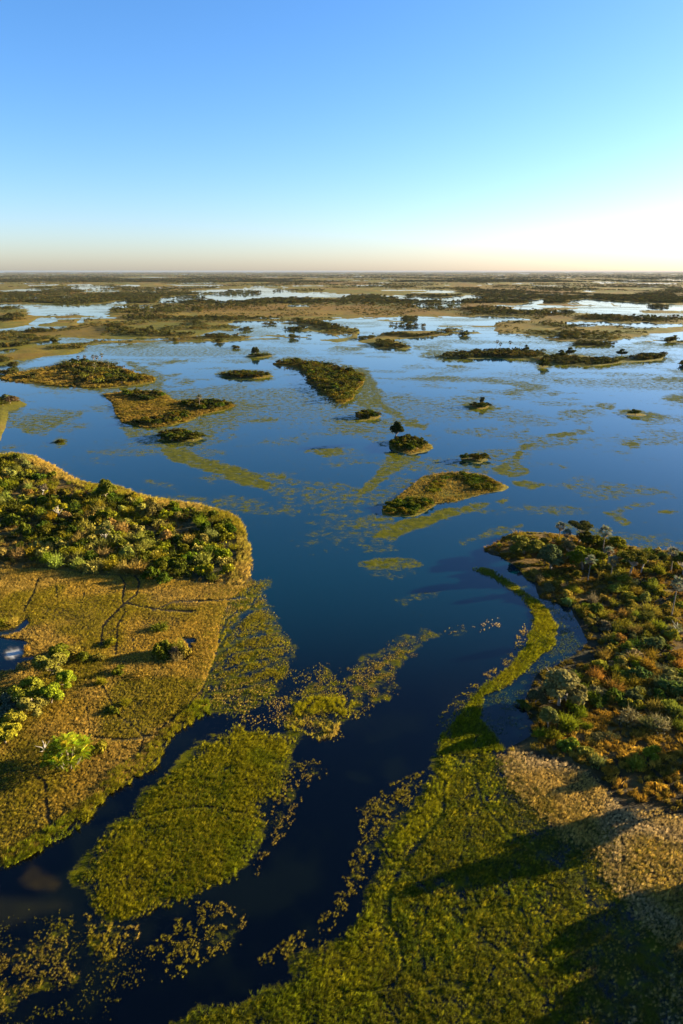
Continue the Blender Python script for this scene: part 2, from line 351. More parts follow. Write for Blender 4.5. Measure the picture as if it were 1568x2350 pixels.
STRIP = P('f', 590, 312, 640, 300, 740, 350, 880, 430, 955, 500, 1000, 580, 980, 660, 900, 740, 790, 840, 670, 900, 645, 1000, 720, 1110, 755, 1150, 650, 1170, 560, 1160, 430, 1180, 445, 1080, 525, 985, 600, 885,
          700, 805, 800, 720, 850, 640, 880, 540, 840, 470, 770, 410, 680, 355)
RBED = J(P('h', 430, -30, 420, 60, 380, 130, 300, 280, 220, 330, 140, 420, 160, 520, 100, 620, 50, 760, 0, 850), P('g', 1480, 850, 1380, 900, 1300, 960, 1330, 1040, 1200, 1090, 1100, 1150, 920, 1150, 780, 1254),
         P('o', 380, 2420, 1300, 2420), P('h', 1180, 1254, 1180, 900, 1080, 560, 900, 450, 800, 280, 740, 60, 730, -30))
BED = J(P('e', 985, 850, 1100, 810, 1220, 820, 1300, 815, 1390, 850, 1380, 900, 1340, 980), P('g', 1340, 100, 1300, 240, 1200, 270, 1220, 330, 1210, 420, 1140, 530, 1090, 600, 960, 650,
        860, 700, 700, 740, 640, 790, 560, 800, 440, 780, 400, 740, 390, 640, 330, 620, 310, 580, 380, 510, 430, 420, 540, 300, 650, 170, 800, 60, 900, -40))
# ------------------------------------------------------------------ land field
ALL_LAND = [LEFT_LAND, RIGHT_LAND] + list(ISLANDS.values())

def land_field(x, y):
    """about metres inland (+) or out on the water (-)"""
    px, py, dep = pixel(x, y)
    mpp = dep / FO
    F = np.full(px.shape, -60.0)
    for k, poly in enumerate(ALL_LAND):
        F = np.maximum(F, sd_poly(px, py, poly, 40.0 if k < 2 else 14.0))
    far = np.full(px.shape, -14.0)
    for poly in FLATS:
        far = np.maximum(far, sd_poly(px, py, poly, 14.0) + (fbm(x, y, 90, 91, 5) - .5) * 34 + 1)
    F = np.maximum(F, far)
    # beyond about two kilometres: mostly flats broken by water
    n = fbm(x, y * 0.8, 420, 3, 4) * .62 + fbm(x, y, 130, 4, 3) * .38
    wall = sstep(716, 690, py)
    thr = .445 - .0012 * np.clip(690 - py, 0, 70)
    nf = (n - thr) * 46
    F = np.where(wall > .02, np.maximum(F, nf * wall - 14 * (1 - wall)), F)
    isl = (fbm(x * .75, y, 75, 33, 4) - .60) * 70
    F = np.maximum(F, np.where((py < 800) & (py > 680), isl * sstep(810, 770, py) - 6 * (1 - sstep(810, 770, py)), -60))
    for poly in FAR_WATER:
        F = np.minimum(F, -sd_poly(px, py, poly, 14.0) - (fbm(x, y, 40, 77, 3) - .5) * 5)
    for poly in PONDS:
        F = np.minimum(F, -sd_poly(px, py, poly, 14.0))
    F = F + (fbm(x, y, 7, 5, 3) - .5) * np.clip(5 / np.maximum(mpp * 3, .3), .6, 5) * 1.2 + (fbm(x, y, 28, 9, 3) - .5) * 5
    return np.clip(F, -60, 60) * np.clip(mpp, 0.05, 2.0)

def height(F):
    return np.clip(F * 0.10, -0.5, 0.55)

def terrain_z(x, y):
    x = np.atleast_1d(np.asarray(x, float)); y = np.atleast_1d(np.asarray(y, float))
    F = land_field(x, y)
    h = height(F)
    return h + np.where(F > 1, (fbm(x, y, 6, 21, 2) - .5) * .3, 0)

# ------------------------------------------------------------------ helpers for objects and materials
def newmat(name):
    m = bpy.data.materials.new(name)
    m.use_nodes = True
    m.node_tree.nodes.clear()
    return m, m.node_tree.nodes, m.node_tree.links

def mesh_from(name, verts, faces_flat, loop_tot, mat=None, smooth=False):
    """verts (n,3); faces_flat concatenated loops; loop_tot loops per face"""
    me = bpy.data.meshes.new(name)
    verts = np.asarray(verts, np.float32)
    faces_flat = np.asarray(faces_flat, np.int32)
    loop_tot = np.asarray(loop_tot, np.int32)
    me.vertices.add(len(verts)); me.vertices.foreach_set('co', verts.ravel())
    me.loops.add(len(faces_flat)); me.loops.foreach_set('vertex_index', faces_flat)
    me.polygons.add(len(loop_tot))
    start = np.concatenate([[0], np.cumsum(loop_tot)[:-1]]).astype(np.int32)
    me.polygons.foreach_set('loop_start', start)
    me.polygons.foreach_set('loop_total', loop_tot)
    me.polygons.foreach_set('use_smooth', np.full(len(loop_tot), smooth, bool))
    me.update(calc_edges=True)
    if mat:
        me.materials.append(mat)
    return me

def link(name, me, parent=None):
    o = bpy.data.objects.new(name, me)
    COL.objects.link(o)
    if parent is not None:
        o.parent = parent
    return o

def tag(o, label=None, cat=None, group=None, kind=None):
    if label: o['label'] = label
    if cat: o['category'] = cat
    if group: o['group'] = group
    if kind: o['kind'] = kind
    return o

# ------------------------------------------------------------------ terrain and water sheets
def polar_grid(step_near, step_far, az_step):
    ys = list(np.arange(3700, 1200, -step_near * 1.0)) + list(np.arange(1200, 640, -step_far)) + list(np.arange(640, 626, -step_far * .5))
    ys = np.array(ys)
    dep = PITCH + np.arctan((ys - CY) / FO)
    d = CAM_H / np.tan(dep)
    d = np.concatenate([d, [9e3, 11e3, 14e3, 18e3, 24e3, 32e3, 45e3, 60e3]])
    d = np.unique(d)
    az = np.arange(-52, 52.001, az_step) * math.pi / 180
    D, A = np.meshgrid(d, az, indexing='ij')
    return D * np.sin(A), D * np.cos(A), D.shape

def grid_faces(shape, keep=None):
    r, c = shape
    i = np.arange(r * c).reshape(r, c)
    q = np.stack([i[:-1, :-1], i[:-1, 1:], i[1:, 1:], i[1:, :-1]], -1).reshape(-1, 4)[:, ::-1]
    if keep is not None:
        k = keep.reshape(r, c)
        kk = (k[:-1, :-1] | k[:-1, 1:] | k[1:, 1:] | k[1:, :-1]).ravel()
        q = q[kk]
    used = np.unique(q)
    remap = np.full(r * c, -1); remap[used] = np.arange(len(used))
    return used, remap[q]

def lerp(a, b, t):
    return a + (b - a) * t[..., None]

OLIVE = np.array([.105, .092, .009]); TAN = np.array([.175, .115, .026]); BROWN = np.array([.125, .072, .011])
DARK = np.array([.030, .028, .010]); GREEN = np.array([.050, .062, .008]); ORANGE = np.array([.20, .095, .014]); MUD = np.array([.022, .018, .010])
LEFT_BUSH = J(LEFT_SHORE, P('e', 1120, 160, 1000, 160, 850, 140, 700, 125, 500, 110, 330, 100, 150, 88, 0, 88), P('o', -330, 1300))
RIGHT_TAN = J(P('h', 700, 20, 770, 200, 890, 320, 1000, 410, 1110, 460, 1210, 620, 1280, 720, 1360, 830, 1568, 960), P('o', 1700, 2250, 1900, 2150),
              P('h', 1800, 420, 1568, 280, 1300, 240, 1180, 120, 1000, 30, 860, -10))
RIGHT_SCRUB0 = J(RIGHT_SHORE, P('o', 2000, 1300, 1950, 2000), P('h', 1800, 420, 1568, 280, 1300, 240, 1180, 120, 1000, 30, 860, -10, 760, 30), P('f', 760, 1140, 880, 1075, 830, 950, 850, 900, 960, 770, 1130, 650, 1050, 500), P('i', 460, 600, 320, 410, 230, 330, 80, 265))
FAR_BROWN = [P('n', 560, 100, 900, 130, 1300, 140, 1500, 170, 1100, 190, 700, 190, 300, 185, 100, 170),
             P('p', -200, 262, 200, 258, 600, 262, 1000, 285, 1300, 320, 1000, 335, 700, 330, 300, 335, -200, 345),
             P('q', 100, 110, 700, 150, 1200, 190, 1568, 170, 1568, 205, 1100, 205, 500, 180, 100, 170),
             P('q', -100, 300, 200, 330, 450, 370, 650, 400, 400, 440, 100, 400, -100, 370),
             P('a', 0, 545, 60, 520, 140, 505, 230, 500, 300, 520, 380, 560, 480, 590, 250, 580, 60, 560),
             P('c', 470, 48, 560, 45, 620, 90, 740, 100, 820, 110, 700, 150, 560, 180, 520, 110)]

def ground_colour(x, y, F):
    px, py, dep = pixel(x, y)
    n1 = fbm(x, y, 35, 31, 4); n2 = fbm(x, y, 320, 41, 4); n3 = fbm(x, y, 6, 51, 3)
    c = lerp(OLIVE + np.zeros(px.shape + (3,)), TAN, sstep(.44, .68, n2 * .6 + n1 * .4))
    c = lerp(c, BROWN, sstep(.56, .70, fbm(x, y, 500, 45, 3)) * sstep(760, 700, py))
    patch = fbm(x, y, 70, 46, 4)
    c = lerp(c, GREEN * 1.1, sstep(.50, .66, patch) * .6 * sstep(1000, 860, py))
    c = lerp(c, BROWN * .75, sstep(.50, .36, patch) * .6 * sstep(1000, 860, py))
    for b in FAR_BROWN:
        c = lerp(c, BROWN * 1.15, sstep(-4, 5, sd_poly(px, py, b, 14)) * .55)
    c = lerp(c, OLIVE, sstep(4, 0, F / np.clip(dep / FO, .1, 3)) * sstep(1040, 900, py) * .8)
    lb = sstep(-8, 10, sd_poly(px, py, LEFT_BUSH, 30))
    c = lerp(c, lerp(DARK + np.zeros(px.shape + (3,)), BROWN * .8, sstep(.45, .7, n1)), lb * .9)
    s = sd_poly(px, py, LEFT_LAND, 60)
    c = lerp(c, ORANGE, lb * sstep(16, 6, s) * .6)
    lf = sstep(0, 10, s) * (1 - lb)
    c = lerp(c, lerp(TAN * .75 + np.zeros(px.shape + (3,)), OLIVE * .7, sstep(.42, .6, n1)), lf)
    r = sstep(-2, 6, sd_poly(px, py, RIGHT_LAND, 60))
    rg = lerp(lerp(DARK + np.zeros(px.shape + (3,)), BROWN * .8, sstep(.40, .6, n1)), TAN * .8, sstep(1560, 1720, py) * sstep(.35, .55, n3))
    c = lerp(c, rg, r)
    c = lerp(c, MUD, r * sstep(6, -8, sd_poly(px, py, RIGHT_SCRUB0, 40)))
    c = lerp(c, TAN * .7, r * sstep(8, 40, sd_poly(px, py, RIGHT_TAN, 60) + (fbm(x, y, 5, 101, 3) - .5) * 20))
    tr = np.zeros(px.shape)
    near = py > 1240
    for ln, w in TRAILS:
        if near.any():
            t = np.zeros(px.shape); t[near] = sstep(w * 2.0, w * .9, d_line(px[near], py[near], ln)); tr = np.maximum(tr, t)
    c = lerp(c, MUD, tr * .9)
    wet = sstep(2.6, .2, F) * near
    c = lerp(c, MUD, wet * .9)
    for b in PONDS[:2]:
        c = lerp(c, MUD * 1.3, sstep(-7, -1, sd_poly(px, py, b, 14)) * .7)
    c = c * lerp(np.ones(px.shape + (3,)), np.array([.95, .92, .22]), sstep(1060, 900, py))
    return c * (.75 + .5 * n3)[..., None]

gm, n, l = newmat('ground_soil_and_turf')
att = n.new('ShaderNodeAttribute'); att.attribute_name = 'col'
geo = n.new('ShaderNodeNewGeometry')
nz = n.new('ShaderNodeTexNoise'); nz.inputs['Scale'].default_value = .45; nz.inputs['Detail'].default_value = 6; nz.inputs['Roughness'].default_value = .65
mp = n.new('ShaderNodeMapRange'); mp.inputs[1].default_value = .3; mp.inputs[2].default_value = .7; mp.inputs[3].default_value = .55; mp.inputs[4].default_value = 1.35
mx = n.new('ShaderNodeVectorMath'); mx.operation = 'MULTIPLY'
bs = n.new('ShaderNodeBsdfPrincipled'); bs.inputs['Roughness'].default_value = .95; bs.inputs['Specular IOR Level'].default_value = .1
bp = n.new('ShaderNodeBump'); bp.inputs['Strength'].default_value = .8; bp.inputs['Distance'].default_value = .6
out = n.new('ShaderNodeOutputMaterial')
l.new(geo.outputs['Position'], nz.inputs['Vector']); l.new(nz.outputs['Fac'], mp.inputs[0]); l.new(att.outputs['Color'], mx.inputs[0]); l.new(mp.outputs[0], mx.inputs[1])
l.new(mx.outputs[0], bs.inputs['Base Color']); l.new(nz.outputs['Fac'], bp.inputs['Height']); l.new(bp.outputs[0], bs.inputs['Normal']); l.new(bs.outputs[0], out.inputs[0])

X, Y, shp = polar_grid(4.0, 1.7, .15)
X = X.ravel(); Y = Y.ravel()
F = land_field(X, Y)
H = height(F) + np.where(F > 1, (fbm(X, Y, 6, 21, 2) - .5) * .3, 0)
used, quads = grid_faces(shp, H > -.45)
me = mesh_from('ground', np.stack([X, Y, H], -1)[used], quads.ravel(), np.full(len(quads), 4), gm, True)
ca = me.color_attributes.new('col', 'FLOAT_COLOR', 'POINT')
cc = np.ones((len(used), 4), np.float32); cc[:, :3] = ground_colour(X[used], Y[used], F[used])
ca.data.foreach_set('color', cc.ravel())
tag(link('ground', me), kind='structure')

# water
wm, n, l = newmat('water_surface')
att = n.new('ShaderNodeAttribute'); att.attribute_name = 'mat'
bed = n.new('ShaderNodeAttribute'); bed.attribute_name = 'bed'  # bed colours, with a painted sky reflection mixed in
geo = n.new('ShaderNodeNewGeometry')
n1 = n.new('ShaderNodeTexNoise'); n1.inputs['Scale'].default_value = .22; n1.inputs['Detail'].default_value = 7; n1.inputs['Roughness'].default_value = .80
l.new(geo.outputs['Position'], n1.inputs['Vector'])
n2 = n.new('ShaderNodeTexNoise'); n2.inputs['Scale'].default_value = .35; n2.inputs['Detail'].default_value = 3
l.new(geo.outputs['Position'], n2.inputs['Vector'])
# cover where noise exceeds 1 - mat (spread to the noise's range)
th = n.new('ShaderNodeMapRange'); th.inputs[1].default_value = 0; th.inputs[2].default_value = 1; th.inputs[3].default_value = .70; th.inputs[4].default_value = .31
l.new(att.outputs['Fac'], th.inputs[0])
sub = n.new('ShaderNodeMath'); sub.operation = 'SUBTRACT'; l.new(n1.outputs['Fac'], sub.inputs[0]); l.new(th.outputs[0], sub.inputs[1])
mul = n.new('ShaderNodeMath'); mul.operation = 'MULTIPLY'; mul.use_clamp = True; mul.inputs[1].default_value = 8; l.new(sub.outputs[0], mul.inputs[0])
wb = n.new('ShaderNodeBsdfPrincipled'); wb.inputs['Roughness'].default_value = .06; wb.inputs['IOR'].default_value = 1.333
l.new(bed.outputs['Color'], wb.inputs['Base Color'])
bw = n.new('ShaderNodeBump'); bw.inputs['Strength'].default_value = .05; bw.inputs['Distance'].default_value = .3
l.new(n2.outputs['Fac'], bw.inputs['Height']); l.new(bw.outputs[0], wb.inputs['Normal'])
vb = n.new('ShaderNodeBsdfPrincipled'); vb.inputs['Roughness'].default_value = 1; vb.inputs['Specular IOR Level'].default_value = 0
cr = n.new('ShaderNodeValToRGB')
cr.color_ramp.elements[0].position = .35; cr.color_ramp.elements[0].color = (.038, .044, .0015, 1)
cr.color_ramp.elements[1].position = .7; cr.color_ramp.elements[1].color = (.085, .080, .003, 1)
l.new(n2.outputs['Fac'], cr.inputs[0]); l.new(cr.outputs[0], vb.inputs['Base Color'])
b2 = n.new('ShaderNodeBump'); b2.inputs['Strength'].default_value = 1; b2.inputs['Distance'].default_value = .8
l.new(n1.outputs['Fac'], b2.inputs['Height']); l.new(b2.outputs[0], vb.inputs['Normal'])
ms = n.new('ShaderNodeMixShader'); mo = n.new('ShaderNodeMath'); mo.operation = 'MULTIPLY'; mo.inputs[1].default_value = .92; l.new(mul.outputs[0], mo.inputs[0]); l.new(mo.outputs[0], ms.inputs[0]); l.new(wb.outputs[0], ms.inputs[1]); l.new(vb.outputs[0], ms.inputs[2])
out = n.new('ShaderNodeOutputMaterial'); l.new(ms.outputs[0], out.inputs[0])

LAGOON = P('f', 780, 350, 900, 430, 1050, 500, 1110, 580, 1140, 650, 1090, 710, 960, 780, 880, 860, 840, 950, 890, 1060, 780, 1130, 700, 1100,
           620, 1040, 640, 900, 800, 830, 900, 740, 990, 660, 980, 560, 900, 470)
POOL = P('g', 85, 590, 110, 530, 150, 500, 200, 540, 260, 560, 300, 590, 310, 640, 250, 665, 170, 660, 100, 640)
SHALLOW = P('g', -200, 640, 60, 650, 180, 650, 300, 660, 370, 700, 330, 760, 200, 780, 60, 820, -200, 900)
X, Y, shp = polar_grid(5.0, 1.7, .17)
X = X.ravel(); Y = Y.ravel()
F2 = land_field(X, Y)
used, quads = grid_faces(shp, F2 < 4)
X = X[used]; Y = Y[used]; F2 = F2[used]
px, py, dep = pixel(X, Y)
mat = np.zeros(len(X))
for poly, d in MATS:
    mat = np.maximum(mat, d * sstep(-9, 3, sd_poly(px, py, poly, 14) + (fbm(X, Y, 9, 61, 3) - .5) * 13) * (.80 + .42 * fbm(X, Y, 16, 62, 3)))
for poly, d in [(WEDGE, .66), (CENTRE, .60), (CORNER, .5), (CLUMPS, .36), (RBFR, .45), (BEDFR, .40), (STRIPFR, .42), (WET, .70), (LOWBED, .55), (CEN2, .7), (CEN3, .66), (LAGOON, .42), (BED, .75), (RBED, .75), (STRIP, .7)]:
    mat = np.maximum(mat, d * sstep(-14, 16, sd_poly(px, py, poly, 30) + (fbm(X, Y, 5, 63, 3) - .5) * 34))
zone = sstep(1330, 1200, py)
mat = np.maximum(mat, zone * sstep(.42, .68, fbm(X * .6, Y, 26, 71, 4)) * .62)           # faint growth everywhere on the open water
mat = np.maximum(mat, sstep(1120, 900, py) * sstep(.44, .64, fbm(X * .5, Y, 130, 72, 4)) * .66)
mat = np.maximum(mat, sstep(-20, -1, F2 / np.clip(dep / FO, .05, 3)) * sstep(1150, 1000, py) * .85 * sstep(.30, .58, fbm(X, Y, 45, 73, 3)) * sstep(700, 800, py))
mat = np.maximum(mat, sstep(760, 690, py) * .38 * sstep(.4, .6, fbm(X, Y, 150, 74, 3)))
bed_sheen = np.zeros((len(X), 4), np.float32); bed_sheen[:, 3] = 1
cb = lerp(np.zeros((len(X), 3)), np.array([.0, .0150, .0230]), sstep(1620, 1260, py))     # sky reflection put into the colour: black near, blue farther out
cb = lerp(cb, np.array([.0012, .002, .0003]), sstep(1450, 1800, py) * sstep(.48, .7, fbm(X, Y, 9, 86, 4)))
cb = lerp(cb, np.array([.001, .010, .012]), sstep(-8, 14, sd_poly(px, py, LAGOON, 30)) * (.5 + .7 * fbm(X, Y, 8, 81, 3)))
cb = lerp(cb, np.array([.014, .010, .0004]), sstep(-2, 24, sd_poly(px, py, POOL, 40) + (fbm(X, Y, 3, 85, 4) - .5) * 22) * (.35 + .9 * fbm(X, Y, 1.6, 87, 3)))
cb = lerp(cb, np.array([.007, .007, .001]), sstep(-4, 40, sd_poly(px, py, SHALLOW, 50) + (fbm(X, Y, 6, 84, 3) - .5) * 30) * (.4 + fbm(X, Y, 5, 82, 3)))
cb = lerp(cb, np.array([.36, .35, .31]), sstep(-1, 2, sd_poly(px, py, SALT, 14) + (fbm(X, Y, 2, 83, 3) - .5) * 5))
cb = lerp(cb, np.array([.10, .085, .05]), sstep(-6, 0, sd_poly(px, py, SALT, 14)) * sstep(1, -1, sd_poly(px, py, SALT, 14)))
bed_sheen[:, :3] = cb
me = mesh_from('water', np.stack([X, Y, np.zeros(len(X))], -1), quads.ravel(), np.full(len(quads), 4), wm, True)
a = me.attributes.new('mat', 'FLOAT', 'POINT'); a.data.foreach_set('value', mat.astype(np.float32))
a = me.color_attributes.new('bed', 'FLOAT_COLOR', 'POINT'); a.data.foreach_set('color', bed_sheen.ravel())
tag(link('water', me), kind='structure')

# marsh bed that carries on all round, below the water
bmq = np.array([(-65e3, -65e3, -.62), (65e3, -65e3, -.62), (65e3, 65e3, -.62), (-65e3, 65e3, -.62)])
bm_, n, l = newmat('marsh_bed')
b_ = n.new('ShaderNodeBsdfPrincipled'); b_.inputs['Base Color'].default_value = (.02, .018, .008, 1); b_.inputs['Roughness'].default_value = .9
o_ = n.new('ShaderNodeOutputMaterial'); l.new(b_.outputs[0], o_.inputs[0])
tag(link('marsh_bed', mesh_from('marsh_bed', bmq, [0, 1, 2, 3], [4], bm_)), kind='structure')

# ------------------------------------------------------------------ plant materials
def leaf_mat(name, mode, trans=.25, var=.35, fixed=(.05, .06, .01)):
    """mode: 'object' tints from the object's colour, 'instance' from the scattered point's tint, 'fixed'"""
    m, n, l = newmat(name)
    if mode == 'object':
        s = n.new('ShaderNodeObjectInfo'); col = s.outputs['Color']
    elif mode == 'instance':
        s = n.new('ShaderNodeAttribute'); s.attribute_type = 'INSTANCER'; s.attribute_name = 'tint'; col = s.outputs['Color']
    else:
        s = n.new('ShaderNodeRGB'); s.outputs[0].default_value = (*fixed, 1); col = s.outputs[0]
    g = n.new('ShaderNodeNewGeometry')
    r = n.new('ShaderNodeMapRange'); r.inputs[3].default_value = 1 - var; r.inputs[4].default_value = 1 + var
    l.new(g.outputs['Random Per Island'], r.inputs[0])
    v = n.new('ShaderNodeVectorMath'); v.operation = 'MULTIPLY'; l.new(col, v.inputs[0]); l.new(r.outputs[0], v.inputs[1])
    d = n.new('ShaderNodeBsdfDiffuse'); t = n.new('ShaderNodeBsdfTranslucent')
    l.new(v.outputs[0], d.inputs[0]); l.new(v.outputs[0], t.inputs[0])
    mx = n.new('ShaderNodeMixShader'); mx.inputs[0].default_value = trans
    l.new(d.outputs[0], mx.inputs[1]); l.new(t.outputs[0], mx.inputs[2])
    o = n.new('ShaderNodeOutputMaterial'); l.new(mx.outputs[0], o.inputs[0])
    return m

def bark_mat(name, a, b):
    m, n, l = newmat(name)
    t = n.new('ShaderNodeTexCoord'); z = n.new('ShaderNodeTexNoise'); z.inputs['Scale'].default_value = 3; z.inputs['Detail'].default_value = 4
    l.new(t.outputs['Object'], z.inputs['Vector'])
    c = n.new('ShaderNodeValToRGB'); c.color_ramp.elements[0].color = (*a, 1); c.color_ramp.elements[1].color = (*b, 1)
    c.color_ramp.elements[0].position = .35; c.color_ramp.elements[1].position = .65
    l.new(z.outputs['Fac'], c.inputs[0])
    d = n.new('ShaderNodeBsdfPrincipled'); d.inputs['Roughness'].default_value = .9; l.new(c.outputs[0], d.inputs['Base Color'])
    o = n.new('ShaderNodeOutputMaterial'); l.new(d.outputs[0], o.inputs[0])
    return m

LEAF_O = leaf_mat('foliage', 'object')
LEAF_I = leaf_mat('scattered_foliage', 'instance')
GRASS_I = leaf_mat('grass_blades', 'instance', .3, .4)
BARK = bark_mat('grey_brown_bark', (.10, .075, .05), (.20, .16, .11))
PALE = bark_mat('pale_bark', (.17, .15, .115), (.30, .27, .22))
DRY = leaf_mat('dry_palm_leaves', 'fixed', .15, .4, (.16, .10, .045))

# ------------------------------------------------------------------ plant meshes
def cards(c, nrm, size, rng, asp=1.0):
    """leaf clumps: diamonds centred on c facing about nrm"""
    n = len(c)
    nrm = nrm / np.maximum(np.linalg.norm(nrm, axis=1, keepdims=True), 1e-6)
    t = rng.normal(size=(n, 3)); t -= (t * nrm).sum(1, keepdims=True) * nrm
    t /= np.maximum(np.linalg.norm(t, axis=1, keepdims=True), 1e-6)
    b = np.cross(nrm, t)
    s = np.asarray(size).reshape(-1, 1) * (.6 + .8 * rng.random((n, 1)))
    v = np.stack([c - t * s, c - b * s * .6 * asp + nrm * s * .15, c + t * s, c + b * s * .6 * asp + nrm * s * .15], 1).reshape(-1, 3)
    return v

def crown_pts(lobes, n, rng):
    """points spread near the skins of ellipsoid lobes (cx,cy,cz,rx,ry,rz), with outward normals"""
    L = np.array(lobes, float)
    w = (L[:, 3] * L[:, 4] + L[:, 3] * L[:, 5]); w /= w.sum()
    k = rng.choice(len(L), n, p=w)
    d = rng.normal(size=(n, 3)); d /= np.linalg.norm(d, axis=1, keepdims=True)
    d[:, 2] = np.where(d[:, 2] < -.45, -d[:, 2], d[:, 2])
    rr = 1 - .45 * rng.random((n, 1)) ** 1.8
    p = L[k, :3] + d * L[k, 3:] * rr
    nn = d / L[k, 3:] + rng.normal(size=(n, 3)) * .55 / L[k, 3:].mean(1, keepdims=True)
    return p, nn

def tube(pts, rad, sides=5):
    pts = np.array(pts, float); n = len(pts)
    V = []; Fc = []
    for i in range(n):
        a = pts[max(i - 1, 0)]; b = pts[min(i + 1, n - 1)]
        d = (b - a) / max(np.linalg.norm(b - a), 1e-6)
        u = np.cross(d, [0, 1, 0] if abs(d[1]) < .9 else [1, 0, 0]); u /= np.linalg.norm(u); w = np.cross(d, u)
        for s in range(sides):
            t = 2 * math.pi * s / sides
            V.append(pts[i] + (u * math.cos(t) + w * math.sin(t)) * rad[i])
    for i in range(n - 1):
        for s in range(sides):
            s2 = (s + 1) % sides
            Fc.append((i * sides + s, i * sides + s2, (i + 1) * sides + s2, (i + 1) * sides + s))
    return np.array(V), Fc

class MB:
    def __init__(self): self.v = []; self.f = []; self.t = []; self.n = 0
    def add(self, v, faces):
        for f in faces:
            self.f.extend([q + self.n for q in f]); self.t.append(len(f))
        self.v.append(np.asarray(v, float)); self.n += len(v)
    def quads(self, v):
        k = len(v)
        self.f.extend((np.arange(k) + self.n).tolist()); self.t.extend([4] * (k // 4)); self.v.append(v); self.n += k
    def mesh(self, name, mat, smooth=False):
        return mesh_from(name, np.concatenate(self.v), self.f, self.t, mat, smooth)

def shrub_mesh(seed, mat, n=520, flat=.75, leaf=.16, wild=.3):
    """unit shrub about 2 wide and 1.5 high, base at 0"""
    rng = np.random.default_rng(seed)
    lob = []
    for i in range(int(9 + rng.integers(0, 5))):
        a = rng.random() * 6.283; q = rng.random() ** .6 * .78
        r = .17 + .30 * rng.random() ** 1.4
        lob.append((q * math.cos(a), q * math.sin(a), r * .7 + rng.random() * (1.05 - q) * .85 * flat, r, r, r * (.75 + .3 * rng.random())))
    p, nn = crown_pts(lob, n, rng)
    p += rng.normal(size=p.shape) * .04 * wild / .3
    p[:, 2] = np.maximum(p[:, 2], .02 + .05 * rng.random(n))
    b = MB(); b.quads(cards(p, nn, leaf, rng))
    return b.mesh('shrub', mat)

def twig_mesh(seed, mat, nb=240, nl=300):
    """feathery bush: thin upright stems fanning out, with sparse small leaves; about 2 wide, 1.35 high"""
    rng = np.random.default_rng(seed); b = MB()
    for i in range(nb):
        a = rng.random() * 6.283; t = rng.random() ** .7 * 1.15
        L_ = (.45 + .65 * rng.random()) * (1.0 + .25 * math.sin(a * 2 + seed))
        d = np.array([math.sin(t) * math.cos(a), math.sin(t) * math.sin(a), math.cos(t) * 1.15])
        r0 = np.array([math.cos(a), math.sin(a), 0]) * rng.random() * .35
        s_ = np.cross(d, rng.normal(size=3)); s_ /= np.linalg.norm(s_); w = .012 + .012 * rng.random()
        d2 = d + rng.normal(size=3) * .28; m = r0 + d * L_ * .55; e = m + d2 * L_ * .5
        b.add([r0 - s_ * w, r0 + s_ * w, m + s_ * w * 1.4, m - s_ * w * 1.4, e], [(0, 1, 2, 3), (3, 2, 4)])
    p = rng.normal(size=(nl, 3)); p /= np.linalg.norm(p, axis=1, keepdims=True); p[:, 2] = abs(p[:, 2]) * 1.1
    p *= (.45 + .6 * rng.random((nl, 1))) * (1 + .22 * np.sin(3 * np.arctan2(p[:, 1:2], p[:, :1]) + seed))
    b.quads(cards(p, p + rng.normal(size=p.shape) * .5, .085, rng))
    return b.mesh('shrub', mat)

def tree_parts(seed, leafmat, bark, shape='round', n=1500, leaf=.42, h=9.0, spread=4.2, trunk=.28, lobes=13):
    """tree about h metres tall, trunk with limbs and a separate crown"""
    rng = np.random.default_rng(seed)
    tb = MB(); lob = []
    fork = h * {'round': .28, 'umbrella': .50, 'tall': .40, 'open': .30}[shape]
    lean = rng.normal(size=2) * .05 * h
    base = [np.array([0, 0, -.3]), np.array([lean[0] * .3, lean[1] * .3, fork * .5]), np.array([lean[0], lean[1], fork])]
    v, f = tube(base, [trunk * 1.25, trunk, trunk * .85], 7); tb.add(v, f)
    for i in range(lobes):
        a = 6.283 * i / lobes + rng.normal() * .35
        q = spread * (.25 + .6 * rng.random()) if i else .1
        if shape == 'umbrella':
            z = h * (.82 + .10 * rng.random()); rz = h * .09; rx = spread * (.32 + .15 * rng.random())
        elif shape == 'tall':
            q *= .7; z = h * (.5 + .4 * rng.random()); rz = h * .14; rx = spread * (.30 + .18 * rng.random())
        elif shape == 'open':
            z = h * (.55 + .35 * rng.random()); rz = h * .10; rx = spread * (.24 + .16 * rng.random())
        else:
            z = h * (.34 + .50 * rng.random() * (1.25 - q / spread)); rz = h * (.12 + .08 * rng.random()); rx = spread * (.26 + .18 * rng.random())
        c = np.array([lean[0] + q * math.cos(a), lean[1] + q * math.sin(a), z])
        lob.append((*c, rx, rx * (.85 + .3 * rng.random()), rz))
        mid = (base[2] + c) / 2 + np.array([0, 0, -.06 * h]) + rng.normal(size=3) * .1
        v, f = tube([base[2] - [0, 0, .2], mid, c + [0, 0, rz * .3]], [trunk * .6, trunk * .38, trunk * .12], 5); tb.add(v, f)
        for k in range(2):
            e = c + rng.normal(size=3) * np.array([rx, rx, rz]) * .6
            v, f = tube([mid, (mid + e) / 2 + rng.normal(size=3) * .15, e], [trunk * .28, trunk * .16, trunk * .06], 4); tb.add(v, f)
    p, nn = crown_pts(lob, n, rng)
    p[:, 2] = np.maximum(p[:, 2], .15 * h)
    cb = MB(); cb.quads(cards(p, nn, leaf, rng))
    return tb.mesh('trunk', bark, True), cb.mesh('crown', leafmat)

